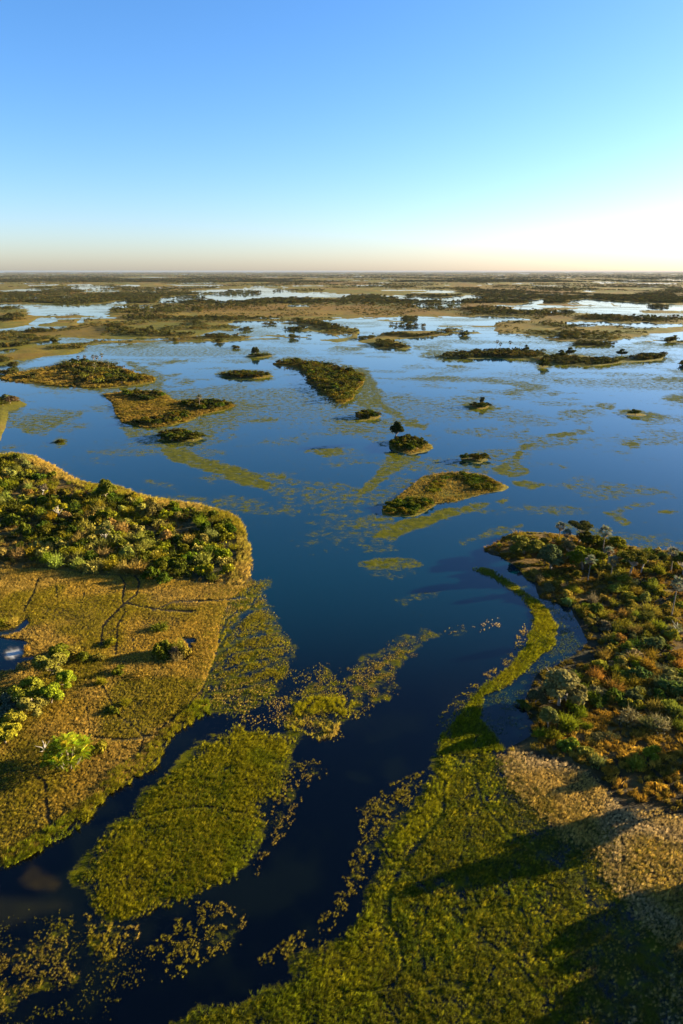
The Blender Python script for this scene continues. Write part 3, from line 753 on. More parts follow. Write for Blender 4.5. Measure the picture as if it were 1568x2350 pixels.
def tuft_mesh(seed, nb, hgt, spread, width, lean, mat, droop=.3):
    """grass or reed tuft: bent blades of two quads, leaning about +x"""
    rng = np.random.default_rng(seed)
    V = []; Fc = []; T = []; k = 0
    for i in range(nb):
        a = rng.random() * 6.283; q = rng.random() ** .5 * spread
        b = np.array([q * math.cos(a), q * math.sin(a), -.06])
        h = hgt * (.55 + .6 * rng.random())
        d = np.array([lean + rng.normal() * .28, rng.normal() * .28, 1.0]); d /= np.linalg.norm(d)
        s = np.cross(d, rng.normal(size=3)); s /= np.linalg.norm(s)
        w = width * (.6 + .8 * rng.random())
        m = b + d * h * .6
        t = b + d * h + np.array([droop * (lean + .2) * h * (.5 + rng.random()), rng.normal() * .1 * h, -droop * .25 * h])
        V += [b - s * w * .7, b + s * w * .7, m + s * w, m - s * w, t]
        Fc += [k, k + 1, k + 2, k + 3, k + 3, k + 2, k + 4]; T += [4, 3]; k += 5
    return mesh_from('tuft', np.array(V), Fc, T, mat)

def fan_frond(seed, mat):
    """fan palm leaf: petiole and a pleated fan of pointed segments, along +x"""
    rng = np.random.default_rng(seed)
    V = [(0, -.03, 0), (0, .03, 0), (.75, .02, .02), (.75, -.02, .02)]; Fc = [0, 1, 2, 3]; T = [4]; k = 4
    for i in range(9):
        a = (i - 4) * .36; a2 = a + .30; am = (a + a2) / 2
        r = .85 * (1 - .05 * abs(i - 4)) * (.9 + .2 * rng.random())
        c = np.array([.72, 0, 0])
        p1 = c + np.array([math.cos(a - .04) * r * .7, math.sin(a - .04) * r * .7, .10]); p2 = c + np.array([math.cos(a2 + .04) * r * .7, math.sin(a2 + .04) * r * .7, .0])
        tip = c + np.array([math.cos(am) * r * 1.25, math.sin(am) * r * 1.25, -.12])
        V += [tuple(c), tuple(p1), tuple(tip), tuple(p2)]; Fc += [k, k + 3, k + 2, k + 1]; T += [4]; k += 4
    return mesh_from('frond', np.array(V), Fc, T, mat)

def feather_frond(seed, mat):
    """feather palm leaf: arching rachis with leaflets on both sides, along +x"""
    rng = np.random.default_rng(seed)
    V = []; Fc = []; T = []; k = 0
    def pt(t): return np.array([2.3 * t, 0, 1.5 * t - 1.7 * t * t])
    for i in range(13):
        t = .12 + .86 * i / 12; c = pt(t); ln = .62 * math.sin(math.pi * (.12 + .80 * t)) + .1
        for s in (-1, 1):
            tip = c + np.array([.35 * ln, s * ln, -.18 * ln + .1 * rng.normal() * ln])
            w = np.array([.10, 0, .05])
            V += [c - w * .5, c + w * .5, tip + w * .2, tip - w * .2]; Fc += [k, k + 1, k + 2, k + 3]; T += [4]; k += 4
    for i in range(5):
        a, b = pt(i / 5), pt((i + 1) / 5)
        V += [a + [0, -.04, 0], a + [0, .04, 0], b + [0, .03, 0], b + [0, -.03, 0]]; Fc += [k, k + 1, k + 2, k + 3]; T += [4]; k += 4
    return mesh_from('frond', np.array(V), Fc, T, mat)

def far_tree_mesh(seed, mat, shape, n=110):
    """unit tree for the distance: height 1, crown plus a stub of trunk"""
    rng = np.random.default_rng(seed); b = MB(); lob = []
    for i in range(5):
        a = rng.random() * 6.283
        if shape == 'bush':
            q = rng.random() * .9; r = .35 + .3 * rng.random(); lob.append((q * math.cos(a), q * math.sin(a), .35 + .25 * rng.random(), r, r, .35))
        elif shape == 'tree':
            q = rng.random() * .28; r = .22 + .14 * rng.random(); lob.append((q * math.cos(a), q * math.sin(a), .55 + .25 * rng.random(), r, r, .2))
        else:
            q = rng.random() * .35; r = .25 + .12 * rng.random(); lob.append((q * math.cos(a), q * math.sin(a), .82 + .08 * rng.random(), r, r, .09))
    p, nn = crown_pts(lob, n, rng); p[:, 2] = np.maximum(p[:, 2], .02)
    b.quads(cards(p, nn, .13, rng))
    if shape != 'bush':
        v, f = tube([(0, 0, -.05), (0, 0, .6)], [.035, .02], 4); b.add(v, f)
    return b.mesh('far_tree', mat)

# ------------------------------------------------------------------ scatter
def src_collection(name, meshes):
    c = bpy.data.collections.new(name)
    for i, m in enumerate(meshes):
        o = bpy.data.objects.new('%s_%02d' % (name, i), m); c.objects.link(o)
    return c

def scatter_tree(coll):
    ng = bpy.data.node_groups.new('scatter_' + coll.name, 'GeometryNodeTree')
    ng.interface.new_socket('Geometry', in_out='INPUT', socket_type='NodeSocketGeometry')
    ng.interface.new_socket('Geometry', in_out='OUTPUT', socket_type='NodeSocketGeometry')
    N, L = ng.nodes, ng.links
    gi = N.new('NodeGroupInput'); go = N.new('NodeGroupOutput')
    ci = N.new('GeometryNodeCollectionInfo'); ci.inputs['Collection'].default_value = coll
    ci.inputs['Separate Children'].default_value = True; ci.inputs['Reset Children'].default_value = True
    ip = N.new('GeometryNodeInstanceOnPoints'); ip.inputs['Pick Instance'].default_value = True
    def at(nm, ty):
        a = N.new('GeometryNodeInputNamedAttribute'); a.data_type = ty; a.inputs['Name'].default_value = nm
        return [s for s in a.outputs if s.enabled and s.name == 'Attribute'][0]
    er = N.new('FunctionNodeEulerToRotation')
    L.new(at('rot', 'FLOAT_VECTOR'), er.inputs[0])
    L.new(gi.outputs[0], ip.inputs['Points']); L.new(ci.outputs[0], ip.inputs['Instance'])
    L.new(at('idx', 'INT'), ip.inputs['Instance Index']); L.new(er.outputs[0], ip.inputs['Rotation']); L.new(at('scl', 'FLOAT_VECTOR'), ip.inputs['Scale'])
    L.new(ip.outputs[0], go.inputs[0])
    return ng

TREES = {}
def scatter(name, label, cat, pts, rot, scl, tint, coll, group=None):
    n = len(pts)
    me = bpy.data.meshes.new(name)
    me.vertices.add(n); me.vertices.foreach_set('co', np.asarray(pts, np.float32).ravel())
    def fa(nm, ty, key, arr):
        a = me.attributes.new(nm, ty, 'POINT'); a.data.foreach_set(key, arr)
    fa('rot', 'FLOAT_VECTOR', 'vector', np.asarray(rot, np.float32).ravel())
    fa('scl', 'FLOAT_VECTOR', 'vector', np.asarray(scl, np.float32).ravel())
    t4 = np.ones((n, 4), np.float32); t4[:, :3] = tint
    fa('tint', 'FLOAT_COLOR', 'color', t4.ravel())
    fa('idx', 'INT', 'value', RNG.integers(0, len(coll.objects), n).astype(np.int32))
    o = link(name, me)
    md = o.modifiers.new('scatter', 'NODES')
    if coll.name not in TREES: TREES[coll.name] = scatter_tree(coll)
    md.node_group = TREES[coll.name]
    tag(o, label, cat, group, 'stuff')
    return o

def sample_poly(poly, dens, excl=(), trails=True, edge=0.0, wob=0.0, grid=None):
    """random ground points inside a traced outline; dens per square metre"""
    gx, gy = ground(poly[:, 0], poly[:, 1])
    x0, x1, y0, y1 = gx.min() - 2, gx.max() + 2, gy.min() - 2, gy.max() + 2
    n = int(min((x1 - x0) * (y1 - y0) * dens, 1500000))
    if grid:
        gx, gy = np.meshgrid(np.arange(x0, x1, grid), np.arange(y0, y1, grid))
        x = gx.ravel() + RNG.uniform(-.48, .48, gx.size) * grid; y = gy.ravel() + RNG.uniform(-.48, .48, gx.size) * grid; n = gx.size
    else:
        x = RNG.uniform(x0, x1, n); y = RNG.uniform(y0, y1, n)
    px, py, dep = pixel(x, y)
    s = sd_poly(px, py, poly, 40)
    if wob: s = s + (fbm(x, y, 5, 101, 3) - .5) * wob
    keep = s > 0
    keep &= (px > -220) & (px < 1900) & (py < 2480)
    if edge: keep &= (s > edge) | (RNG.random(n) < (np.clip(s, 0, edge) / edge) ** 1.3)
    x, y, px, py = x[keep], y[keep], px[keep], py[keep]
    k = np.ones(len(x), bool)
    for e in excl: k &= sd_poly(px, py, e, 5) < 0
    if trails:
        wv = .55 + 1.1 * fbm(x, y, 7, 111, 2)
        for ln, w in TRAILS: k &= d_line(px, py, ln) > w * wv * (.7 + 1.0 * RNG.random(len(x)))
    return x[k], y[k], px[k], py[k]

def inside(px, py, poly): return sd_poly(px, py, poly, 1) > 0

GR = src_collection('grass_tufts', [tuft_mesh(s, 13, .75, .20, .022, .40, GRASS_I) for s in range(5)])
RD = src_collection('reed_tufts', [tuft_mesh(20 + s, 12, 1.05, .20, .022, .32, GRASS_I) for s in range(5)])
SPK = src_collection('spiky_tufts', [tuft_mesh(60 + s, 16, .85, .17, .020, .36, GRASS_I) for s in range(6)])
CL = src_collection('reed_clumps', [tuft_mesh(40 + s, 34, 1.0, .55, .045, .35, GRASS_I, .5) for s in range(5)])

def grass(name, label, poly, dens, coll, cols, size=(.7, 1.3), clump=None, land=True, thin=1.0, yaw=(-.6, 1.0), edge=0., wob=0., excl=(), trails=True, cat='grass', seed=0, cscale=14, grid=None):
    x, y, px, py = sample_poly(poly, dens, excl=excl, trails=trails, edge=edge, wob=wob, grid=grid)
    if clump:
        sc_, thr, soft = clump
        nn = fbm(x, y, sc_, 200 + seed, 3)
        k = RNG.random(len(x)) < sstep(thr - soft, thr + soft, nn) * thin
        x, y, px, py = x[k], y[k], px[k], py[k]
    n = len(x)
    z = np.maximum(terrain_z(x, y), 0) if land else np.zeros(n)
    if land is None: z = np.maximum(terrain_z(x, y), 0)
    t = fbm(x, y, cscale, 300 + seed, 3); t = sstep(.36, .64, t) * .75 + .25 * RNG.random(n)
    c = lerp(np.array(cols[0]) + np.zeros((n, 3)), np.array(cols[1]), t)
    if len(cols) > 2: c = lerp(c, np.array(cols[2]), sstep(.52, .66, fbm(x, y, cscale * 1.7, 310 + seed, 3)) * (.5 + .5 * RNG.random(n)))
    c *= (.45 + .95 * RNG.random(n) ** 1.3)[:, None]
    s = RNG.uniform(size[0], size[1], n) * (.75 + .5 * fbm(x, y, 4, 320 + seed, 2))
    rot = np.zeros((n, 3)); rot[:, 2] = RNG.uniform(yaw[0], yaw[1], n)
    scl = np.stack([s, s, s * RNG.uniform(.8, 1.25, n)], -1)
    return scatter(name, label, cat, np.stack([x, y, z - .03], -1), rot, scl, c, coll)

STRAW = (.42, .28, .055); GOLD = (.42, .275, .035); OLV = (.225, .185, .009); YGR = (.29, .255, .007); GRN = (.14, .16, .006); RUST = (.40, .21, .020); PALEST = (.46, .34, .16)
LEFT_PLAIN = J(P('e', 0, 88, 200, 88, 400, 112, 700, 128, 900, 150, 1100, 165, 1180, 150), P('e', 1100, 195, 1050, 230, 1010, 330, 1000, 450, 960, 560, 915, 680, 950, 735,
               870, 770, 800, 820, 740, 880, 700, 960, 640, 1020, 560, 1072), P('g', 480, 190, 400, 290, 330, 340, 240, 390, 180, 440, 120, 470, 0, 530), P('o', -200, 2080, -200, 1300))
def dim(*cols): return tuple(tuple(v * .78 for v in c) for c in cols)  # understory shade put into the colour: darker copies of the tuft colours
grass('short_grass', 'short shade-tinted grass under the golden tufts of the flood plain', LEFT_PLAIN, 7.0, GR, dim(STRAW, GOLD, OLV), (.5, .9), excl=PONDS, seed=1)
grass('dry_grass', 'golden dry grass tufts covering the flood plain beside the narrow dark channel', LEFT_PLAIN, 1, SPK, (STRAW, GOLD, OLV), (.65, 1.05), excl=PONDS, seed=1, grid=.62, clump=(7, .30, .14))
grass('marsh_turf', 'thin short olive marsh grass at the flood plain edge', WEDGE, 8.0, RD, dim(OLV, STRAW, GRN), (.35, .65), land=None, seed=2, clump=(2.4, .40, .14), edge=34, wob=30)  # olive grass in the same shade-darkened tints
grass('marsh_grass', 'thin olive marsh grass streaked with dark water at the flood plain edge', WEDGE, 1, SPK, (OLV, YGR, STRAW), (.5, .85), land=None, seed=2, clump=(3, .42, .14), edge=38, wob=34, grid=.55)
BANK = J(P('e', 940, 650, 975, 755, 885, 795, 815, 845, 760, 900, 720, 980, 660, 1040, 575, 1090), P('g', 500, 210, 420, 310, 350, 362, 258, 412, 197, 462, 135, 492, 0, 555), P('o', -150, 2060, -150, 2010),
         P('g', 0, 480, 110, 420, 220, 350, 320, 290, 420, 210, 520, 100), P('e', 620, 960, 680, 890, 740, 830, 850, 745))
grass('bank_reeds', 'yellow green reeds lining the bank of the narrow dark channel', BANK, 6.0, RD, (YGR, GRN, OLV), (.8, 1.3), land=None, seed=3, wob=14, clump=(.9, .40, .12))
grass('low_reeds', 'low shade-tinted reeds under the tufts of the reed bed between the channels', BED, 9.0, RD, dim(OLV, GRN, GRN), (.45, .8), land=False, seed=4, wob=40, edge=40, cscale=9)
grass('reed_bed', 'dense yellow green reed tufts between the two dark channels', BED, 1, SPK, (YGR, OLV, GRN), (.65, 1.05), land=False, seed=4, wob=50, edge=34, cscale=9, grid=.48, clump=(6, .30, .14))
grass('channel_reeds', 'scattered pale reed clumps along the reed bed edge', BEDFR, 9, SPK, ((.24, .17, .03), (.17, .14, .01)), (.3, .7), land=False, seed=5, clump=(.9, .58, .05), trails=False)
grass('reed_clumps', 'separate golden reed clumps standing in black water below the reed bed', CLUMPS, 11, SPK, ((.27, .19, .03), (.18, .15, .01), YGR), (.3, .65), land=False, seed=6, clump=(.95, .53, .05), trails=False, edge=12, wob=18)
grass('lower_reeds', 'olive reeds thinning out at the tip of the reed bed', LOWBED, 10, SPK, (OLV, STRAW), (.4, .8), land=False, seed=7, clump=(.8, .52, .06), trails=False, wob=18, edge=8)
grass('corner_reeds', 'sparse reed clumps in the shallows past the sandy pool', CORNER, 11, SPK, ((.19, .17, .008), (.16, .13, .01), (.25, .18, .03)), (.3, .7), land=False, seed=8, clump=(.9, .49, .08), trails=False, edge=16, wob=20)
grass('floating_reeds', 'thin tan reed clumps strewn across the middle of the wide channel', CENTRE, 8, SPK, ((.18, .15, .01), (.26, .18, .03), YGR), (.3, .65), land=False, seed=9, clump=(2.0, .47, .10), trails=False, edge=40, wob=40)
grass('reed_patch', 'bright olive reed patch in the middle of the wide channel', CEN2, 11, RD, (YGR, OLV), (.7, 1.1), land=False, seed=10, trails=False, edge=14, wob=26, clump=(1.2, .42, .1))
grass('reed_streak', 'low reed streaks above the reed bed', CEN3, 7, RD, (YGR, STRAW), (.6, 1.0), land=False, seed=11, trails=False, clump=(1.3, .5, .06), wob=10)
MURK = P('g', -100, 760, 200, 700, 380, 700, 420, 800, 640, 820, 760, 1000, 660, 1100, 500, 1260, -100, 1340)
grass('drowned_reeds', 'thin drowned reeds in the black shallows past the sandy pool', MURK, 3.2, SPK, ((.10, .095, .008), (.15, .12, .012)), (.25, .55), land=False, seed=41, clump=(2.2, .50, .10), trails=False, edge=40, wob=40)
grass('lagoon_reeds', 'thin drowned reeds fading into the lagoon', LAGOON, 5.0, RD, ((.05, .075, .012), (.09, .10, .012)), (.25, .5), land=None, seed=42, clump=(3.0, .46, .10), trails=False, edge=10, wob=20)
HEAD = P('e', 1140, 700, 1260, 600, 1400, 520, 1500, 470, 1620, 600, 1640, 760, 1560, 900, 1400, 880, 1230, 830, 1120, 800)
grass('thin_reeds', 'thin olive reeds streaking the water above the reed bed', HEAD, 4.5, SPK, (OLV, STRAW, YGR), (.3, .65), land=False, seed=43, clump=(2.4, .49, .10), trails=False, edge=40, wob=40)
grass('lily_patch', 'sparse pinkish water plants on open blue water near the curved reed strip', LILY, 4, RD, (PALEST, STRAW), (.4, .7), land=False, seed=12, clump=(1.3, .60, .04), trails=False, edge=10)
grass('strip_low_reeds', 'low shade-tinted reeds under the curved bright reed strip', STRIP, 10, RD, dim(OLV, GRN, GRN), (.45, .8), land=None, seed=13, trails=False, edge=6, wob=12)
grass('reed_strip', 'curved strip of bright green reeds between channel and lagoon', STRIP, 1, SPK, (YGR, GRN, YGR), (.7, 1.15), land=None, seed=13, trails=False, edge=6, wob=14, grid=.52, cscale=7, clump=(3, .30, .16))
grass('strip_fringe', 'tan reed clumps in dark water along the curved reed strip', STRIPFR, 6, SPK, (STRAW, OLV), (.3, .65), land=False, seed=14, clump=(1.2, .54, .05), trails=False)
grass('right_low_reeds', 'low shade-tinted reeds under the tufts of the broad reed bed', RBED, 11.0, RD, ((.10, .10, .008), (.085, .105, .007), (.12, .105, .008)), (.45, .8), land=None, seed=15, clump=(2.0, .36, .14), edge=60, wob=26, cscale=8)  # shade between the tufts is painted into these darker reed tints
RBRIGHT = P('h', 430, -60, 420, 60, 380, 130, 300, 280, 200, 400, 190, 520, 120, 620, 60, 760, 10, 850, -140, 960, -260, 1090, -420, 1180, -300, 1300, 60, 1300, 160, 1150, 240, 1000, 200, 800, 200, 640, 260, 520, 370, 400, 460, 300, 560, 120, 560, -60)
grass('bright_bank_reeds', 'bright yellow green reeds along the near bank of the wide channel', RBRIGHT, 1, SPK, (YGR, GRN, YGR), (.7, 1.15), land=None, seed=40, edge=26, wob=30, cscale=6, grid=.50)
grass('right_reed_bed', 'broad olive reed bed on the near bank of the wide channel', RBED, 1, SPK, (OLV, YGR, GRN), (.55, 1.0), land=None, seed=15, clump=(1.6, .43, .12), edge=50, wob=50, cscale=8, grid=.54)
grass('dark_bank_reeds', 'ragged pale reed clumps at the black water edge of the broad reed bed', RBFR, 10, SPK, ((.24, .17, .03), (.17, .14, .01)), (.3, .75), land=False, seed=16, clump=(.9, .50, .07), trails=False, wob=14)
grass('wet_turf', 'low shade-tinted green growth on the dark wet ground beside the reed bed', WET, 9.0, RD, ((.075, .080, .012), (.10, .085, .014), (.05, .065, .015)), (.35, .65), land=None, seed=17, clump=(3, .36, .16), edge=40, wob=40)  # marsh growth; shade of the trees is also put into its dark tints
grass('wet_reeds', 'pale reed tufts on dark wet ground between the reed bed and tan grass', WET, 1, SPK, (OLV, STRAW), (.4, .8), land=None, seed=17, clump=(2, .45, .12), grid=.60, edge=50, wob=50)
WET2 = P('h', 1400, 1100, 1500, 1030, 1568, 1000, 1800, 1000, 1800, 1300, 1300, 1300, 1300, 1190)
grass('corner_grass', 'tan grass tufts past the dark wet ground', WET2, 1, SPK, (STRAW, PALEST), (.55, .95), land=None, seed=18, clump=(4, .45, .08), grid=.7)
grass('tan_short_grass', 'short shade-tinted grass under the tan field below the rust coloured scrub', RIGHT_TAN, 6.0, GR, dim(PALEST, STRAW, OLV), (.5, .9), seed=19, wob=30, edge=24)
grass('tan_grass', 'pale tan dry grass tufts below the rust coloured scrub', RIGHT_TAN, 1, SPK, (PALEST, STRAW, GOLD), (.65, 1.05), seed=19, wob=30, edge=18, grid=.50)
RIGHT_SCRUB = J(RIGHT_SHORE, P('o', 2000, 1300, 1950, 2000), P('h', 1800, 420, 1568, 280, 1300, 240, 1180, 120, 1000, 30, 860, -10, 760, 30), P('f', 760, 1140, 820, 1110, 880, 1075, 880, 1020, 830, 950,
                850, 900, 900, 800, 960, 770, 1090, 700, 1130, 650, 1100, 580, 1050, 500), P('i', 620, 660, 520, 620, 460, 600, 440, 540, 420, 480, 360, 470, 320, 410, 260, 350, 230, 330, 150, 280, 80, 265))
grass('rusty_scrub', 'low rust and brown scrub covering the wooded bank by the lagoon', RIGHT_SCRUB, 1.3, CL, ((.13, .10, .014), (.23, .13, .016), (.16, .13, .014)), (.6, 1.1), seed=20, clump=(3.0, .46, .08), yaw=(-3, 3))
LOW_ORANGE = P('k', 480, 900, 700, 640, 760, 570, 1000, 560, 1200, 560, 1568, 640, 2200, 700, 2200, 1450, 1568, 1300, 1200, 1330, 950, 1240, 900, 1100, 700, 1000)
grass('orange_scrub', 'orange cushion scrub beside the tan grass', LOW_ORANGE, 1.1, CL, (RUST, GOLD), (.8, 1.3), seed=21, clump=(2.4, .44, .06), yaw=(-3, 3))
FRINGE = J(LEFT_SHORE[1:], P('j', 1500, 860, 1400, 860, 1440, 780, 1460, 700, 1470, 600, 1450, 520, 1400, 470, 1250, 425, 1050, 385, 900, 350, 780, 310, 640, 270, 480, 245, 330, 190, 240, 130, 150, 85, 0, 75))
grass('shore_fringe', 'golden reed fringe along the curved shore of the bushy peninsula', FRINGE, 2.6, RD, (STRAW, (.30, .24, .03), OLV), (.9, 1.5), seed=22, trails=False, wob=6)
grass('bush_understory', 'dry grass and low scrub between the bushes of the peninsula', LEFT_BUSH, .8, CL, ((.13, .085, .018), (.10, .085, .010), (.19, .12, .025)), (.6, 1.1), seed=23, clump=(4, .47, .1), yaw=(-3, 3))
for i, nm in enumerate(['lens', 'tall', 'spine', 'kite', 'grove']):
    grass('island_grass', ['orange brown grass on the lens shaped island in the wide channel', 'pale reed rim of the island with the tall dark tree', 'golden brown grass on the island with the lone palm',
          'thin golden grass on the dark wedge shaped wooded island', 'rusty grass round the palm topped grove island'][i], ISLANDS[nm], [1.4, 1.4, .6, .4, .12][i], [RD, RD, CL, CL, CL][i],
          ((.22, .14, .025), (.15, .11, .014)), [(.8, 1.3), (.8, 1.3), (.9, 1.5), (1, 1.7), (1.5, 2.5)][i], seed=24 + i, trails=False, yaw=(-3, 3))

# ------------------------------------------------------------------ trees and shrubs as individuals
SHRUB = [shrub_mesh(400 + s, LEAF_O, 480, .75, .15) for s in range(6)] + [twig_mesh(440 + s, LEAF_O) for s in range(4)]
SHRUB_I = src_collection('small_shrubs', [shrub_mesh(420 + s, LEAF_I, 170, .75, .20) for s in range(4)] + [twig_mesh(450 + s, LEAF_I, 80, 120) for s in range(4)])

def zat(x, y): return float(terrain_z(x, y)[0])

def shrub(x, y, w, h, col, label, group, name='shrub', cat='shrub', k=None):
    o = link(name, SHRUB[(random.randrange(6, 10) if (col[0] > .118 and random.random() < .6) or random.random() < .15 else random.randrange(6)) if k is None else k])
    o.location = (x, y, max(zat(x, y), 0) - .08)
    o.scale = (w / 2, w / 2 * random.uniform(.85, 1.15), h / 1.35)
    o.rotation_euler[2] = random.uniform(0, 6.28)
    o.color = (*col, 1)
    return tag(o, label, cat, group)

TREE_V = {}
def tree_variant(shape, pale, k, **kw):
    key = (shape, pale, k)
    if key not in TREE_V:
        TREE_V[key] = tree_parts(600 + k * 13 + len(shape) * 7 + int(pale), LEAF_O, PALE if pale else BARK, shape, **kw)
    return TREE_V[key]

def tree(x, y, h, w, col, label, group=None, shape='round', pale=False, k=0, name='tree', cat='tree', rot=None, **kw):
    r = bpy.data.objects.new(name, None); COL.objects.link(r)
    r.empty_display_size = .5
    r.location = (x, y, max(zat(x, y), 0) - .05)
    r.rotation_euler[2] = random.uniform(0, 6.28) if rot is None else rot
    r.scale = (w / 8.4 * 9 / 9, w / 8.4, h / 9.0)
    tm, cm = tree_variant(shape, pale, k, **kw)
    t = link('trunk', tm, r); c = link('crown', cm, r); c.color = (*col, 1)
    return tag(r, label, cat, group)

def at(key, x, y):
    p = P(key, x, y)[0]; g = ground(p[0], p[1]); return float(g[0]), float(g[1])

DKG = (.055, .062, .006); MDG = (.085, .090, .007); YLG = (.17, .15, .008); BRG = (.13, .155, .008); GRY = (.095, .095, .045); TANB = (.19, .158, .028); SILV = (.125, .135, .085)
def jit(c, s=.25): return tuple(max(0, v * random.uniform(1 - s, 1 + s)) for v in c)

# --- bushy peninsula
tree(*at('j', 665, 335), 10.5, 10.5, (.085, .090, .009), 'broad rounded olive tree at the shore of the bushy peninsula', k=1, n=2600)
tree(*at('j', 372, 446), 8.5, 8.5, YLG, 'sparse tree with white forked trunk among low bushes', shape='open', pale=True, k=2, n=900, lobes=6)
tree(*at('j', 665, 465), 7.5, 7.5, (.12, .12, .008), 'bright rounded tree behind the pale feathery tree on the peninsula', k=3, n=1800)
tree(*at('j', 668, 598), 8.5, 8.2, (.15, .14, .030), 'pale feathery tree with a stout leaning white trunk', shape='open', pale=True, k=4, n=1500, lobes=9)
tree(*at('j', 945, 430), 6.5, 7.5, (.12, .095, .022), 'tawny rounded tree among dark bushes near the peninsula shore', k=5, n=1600)
tree(*at('j', 262, 300), 6.0, 6.5, (.11, .085, .045), 'greyish half bare tree among thorn bushes', shape='open', pale=True, k=6, n=500, lobes=7)
tree(*at('j', 95, 100), 6.0, 7.0, MDG, 'dark green tree at the inland end of the golden shore', k=3)

def packed(poly, n, rmin, rmax, tries=9000, field=None, keepout=()):
    gx, gy = ground(poly[:, 0], poly[:, 1])
    x = RNG.uniform(gx.min(), gx.max(), tries); y = RNG.uniform(gy.min(), gy.max(), tries)
    px, py, _ = pixel(x, y)
    k = (sd_poly(px, py, poly, 20) > 2) & (px > -40) & (px < 1640)
    for e in keepout: k &= ~inside(px, py, e)
    x, y = x[k], y[k]
    if field is not None:
        f = field(x, y); kk = RNG.random(len(x)) < f; x, y = x[kk], y[kk]
    r = rmin + (rmax - rmin) * RNG.random(len(x)) ** 2.2
    o = np.argsort(-r)
    X_, Y_, R_ = [], [], []
    for i in o:
        if X_:
            d = np.hypot(np.array(X_) - x[i], np.array(Y_) - y[i])
            if (d < (np.array(R_) + r[i]) * .72).any(): continue
        X_.append(x[i]); Y_.append(y[i]); R_.append(r[i])
        if len(X_) >= n: break
    return X_, Y_, R_

BUSHCORE = J(P('j', -100, 60, 150, 70, 250, 150, 400, 215, 560, 260, 780, 300, 1000, 360, 1250, 410, 1400, 470, 1450, 540, 1470, 640, 1440, 740, 1420, 850, 1250, 850, 1100, 830, 1000, 860, 860, 800, 760, 815, 640, 780, 560, 800, 420, 760, 300, 755, 180, 700, 100, 725, -100, 690))
bx, by, br = packed(BUSHCORE, 620, .6, 3.3, 22000, lambda x, y: .10 + .90 * sstep(.38, .58, fbm(x, y, 22, 500, 3)))
small = []
kinds = [(DKG, 'dark green leafy bush in the thicket of the peninsula', 'dark bushes on the peninsula'), (MDG, 'mid green leafy bush in the thicket of the peninsula', 'green bushes on the peninsula'),
         (YLG, 'sunlit yellow green bush in the thicket of the peninsula', 'yellow green bushes on the peninsula'), (TANB, 'tawny thorn bush among the green bushes of the peninsula', 'tawny bushes on the peninsula')]
for i, (x, y, r) in enumerate(zip(bx, by, br)):
    px, py, _ = pixel(x, y)
    zone = fbm(np.array([x]), np.array([y]), 30, 510, 3)[0]
    green_side = sstep(260, 420, px)
    q = random.random()
    k = 3 if (q < .55 * (1 - green_side * .7) and zone > .42) else (0 if q < .5 else (1 if q < .76 else 2))
    if i < 170:
        shrub(x, y, r * 2.1, r * random.uniform(1.2, 1.7), jit(kinds[k][0]), kinds[k][1], kinds[k][2])
    else:
        small.append((x, y, r, kinds[k][0]))
def small_shrubs(lst, name, label):
    a = np.array([(x, y, r) for x, y, r, c in lst]); c = np.array([c for *_, c in lst]) * RNG.uniform(.7, 1.35, (len(lst), 1))
    n = len(a); z = np.maximum(terrain_z(a[:, 0], a[:, 1]), 0) - .06
    rot = np.zeros((n, 3)); rot[:, 2] = RNG.uniform(0, 6.28, n)
    s = np.stack([a[:, 2] * 1.05, a[:, 2] * 1.05, a[:, 2] * RNG.uniform(.9, 1.3, n)], -1)
    scatter(name, label, 'shrubs', np.stack([a[:, 0], a[:, 1], z], -1), rot, s, c, SHRUB_I)
small_shrubs(small, 'low_bushes', 'small mixed bushes filling the thicket of the peninsula')

# --- flood plain: lone bushes, tree row, wild date palm thicket
def lone(key, x, y, w, h, c, label): gx, gy = at(key, x, y); return shrub(gx, gy, w, h, c, label, None)
for q, (x, y, w, h, c, lb) in enumerate([
        (1215, 145, 5.5, 2.6, (.09, .10, .008), 'flat green bush behind the round bush island of the flood plain'), (890, 480, 4.2, 2.6, MDG, 'green bush casting a long shadow on the golden flood plain'),
        (770, 560, 3.4, 2.2, YLG, 'yellowish bush with bare twigs on the golden flood plain'), (955, 710, 2.8, 1.8, YLG, 'small bush at the edge of the rusty grass patch'),
        (850, 775, 3.6, 2.0, MDG, 'low dark green bush below the rusty grass patch'), (640, 365, 5.2, 2.0, MDG, 'dark bush in shade beside the long tree shadow'), (740, 375, 4.2, 1.8, (.11, .09, .012), 'olive cushion bush beside the long tree shadow'),
        (830, 262, 4.6, 1.8, YLG, 'low yellow green bush at the end of the two animal tracks'), (1070, 495, 6.5, 1.4, (.24, .15, .02), 'golden low thicket with bare middle on the flood plain'),
        (25, 115, 5, 2.6, YLG, 'bright bush beside the small dark pool'), (90, 110, 4.5, 2.4, (.2, .14, .02), 'golden bush beside the small dark pool'), (210, 310, 2.6, 2.0, (.28, .16, .02), 'golden tuft bush next to the white salt pan'),
        (755, 1080, 4.6, 3.4, (.14, .12, .01), 'yellow green bush touching the date palm thicket'), (450, 330, 5, 3.2, MDG, 'flat topped green bush at the end of the tree row'), (560, 330, 4.5, 3.0, (.2, .15, .02), 'golden green bush at the end of the tree row')]):
    lone('l', x, y, w, h, c, lb)
gx, gy = at('l', 1310, 345)
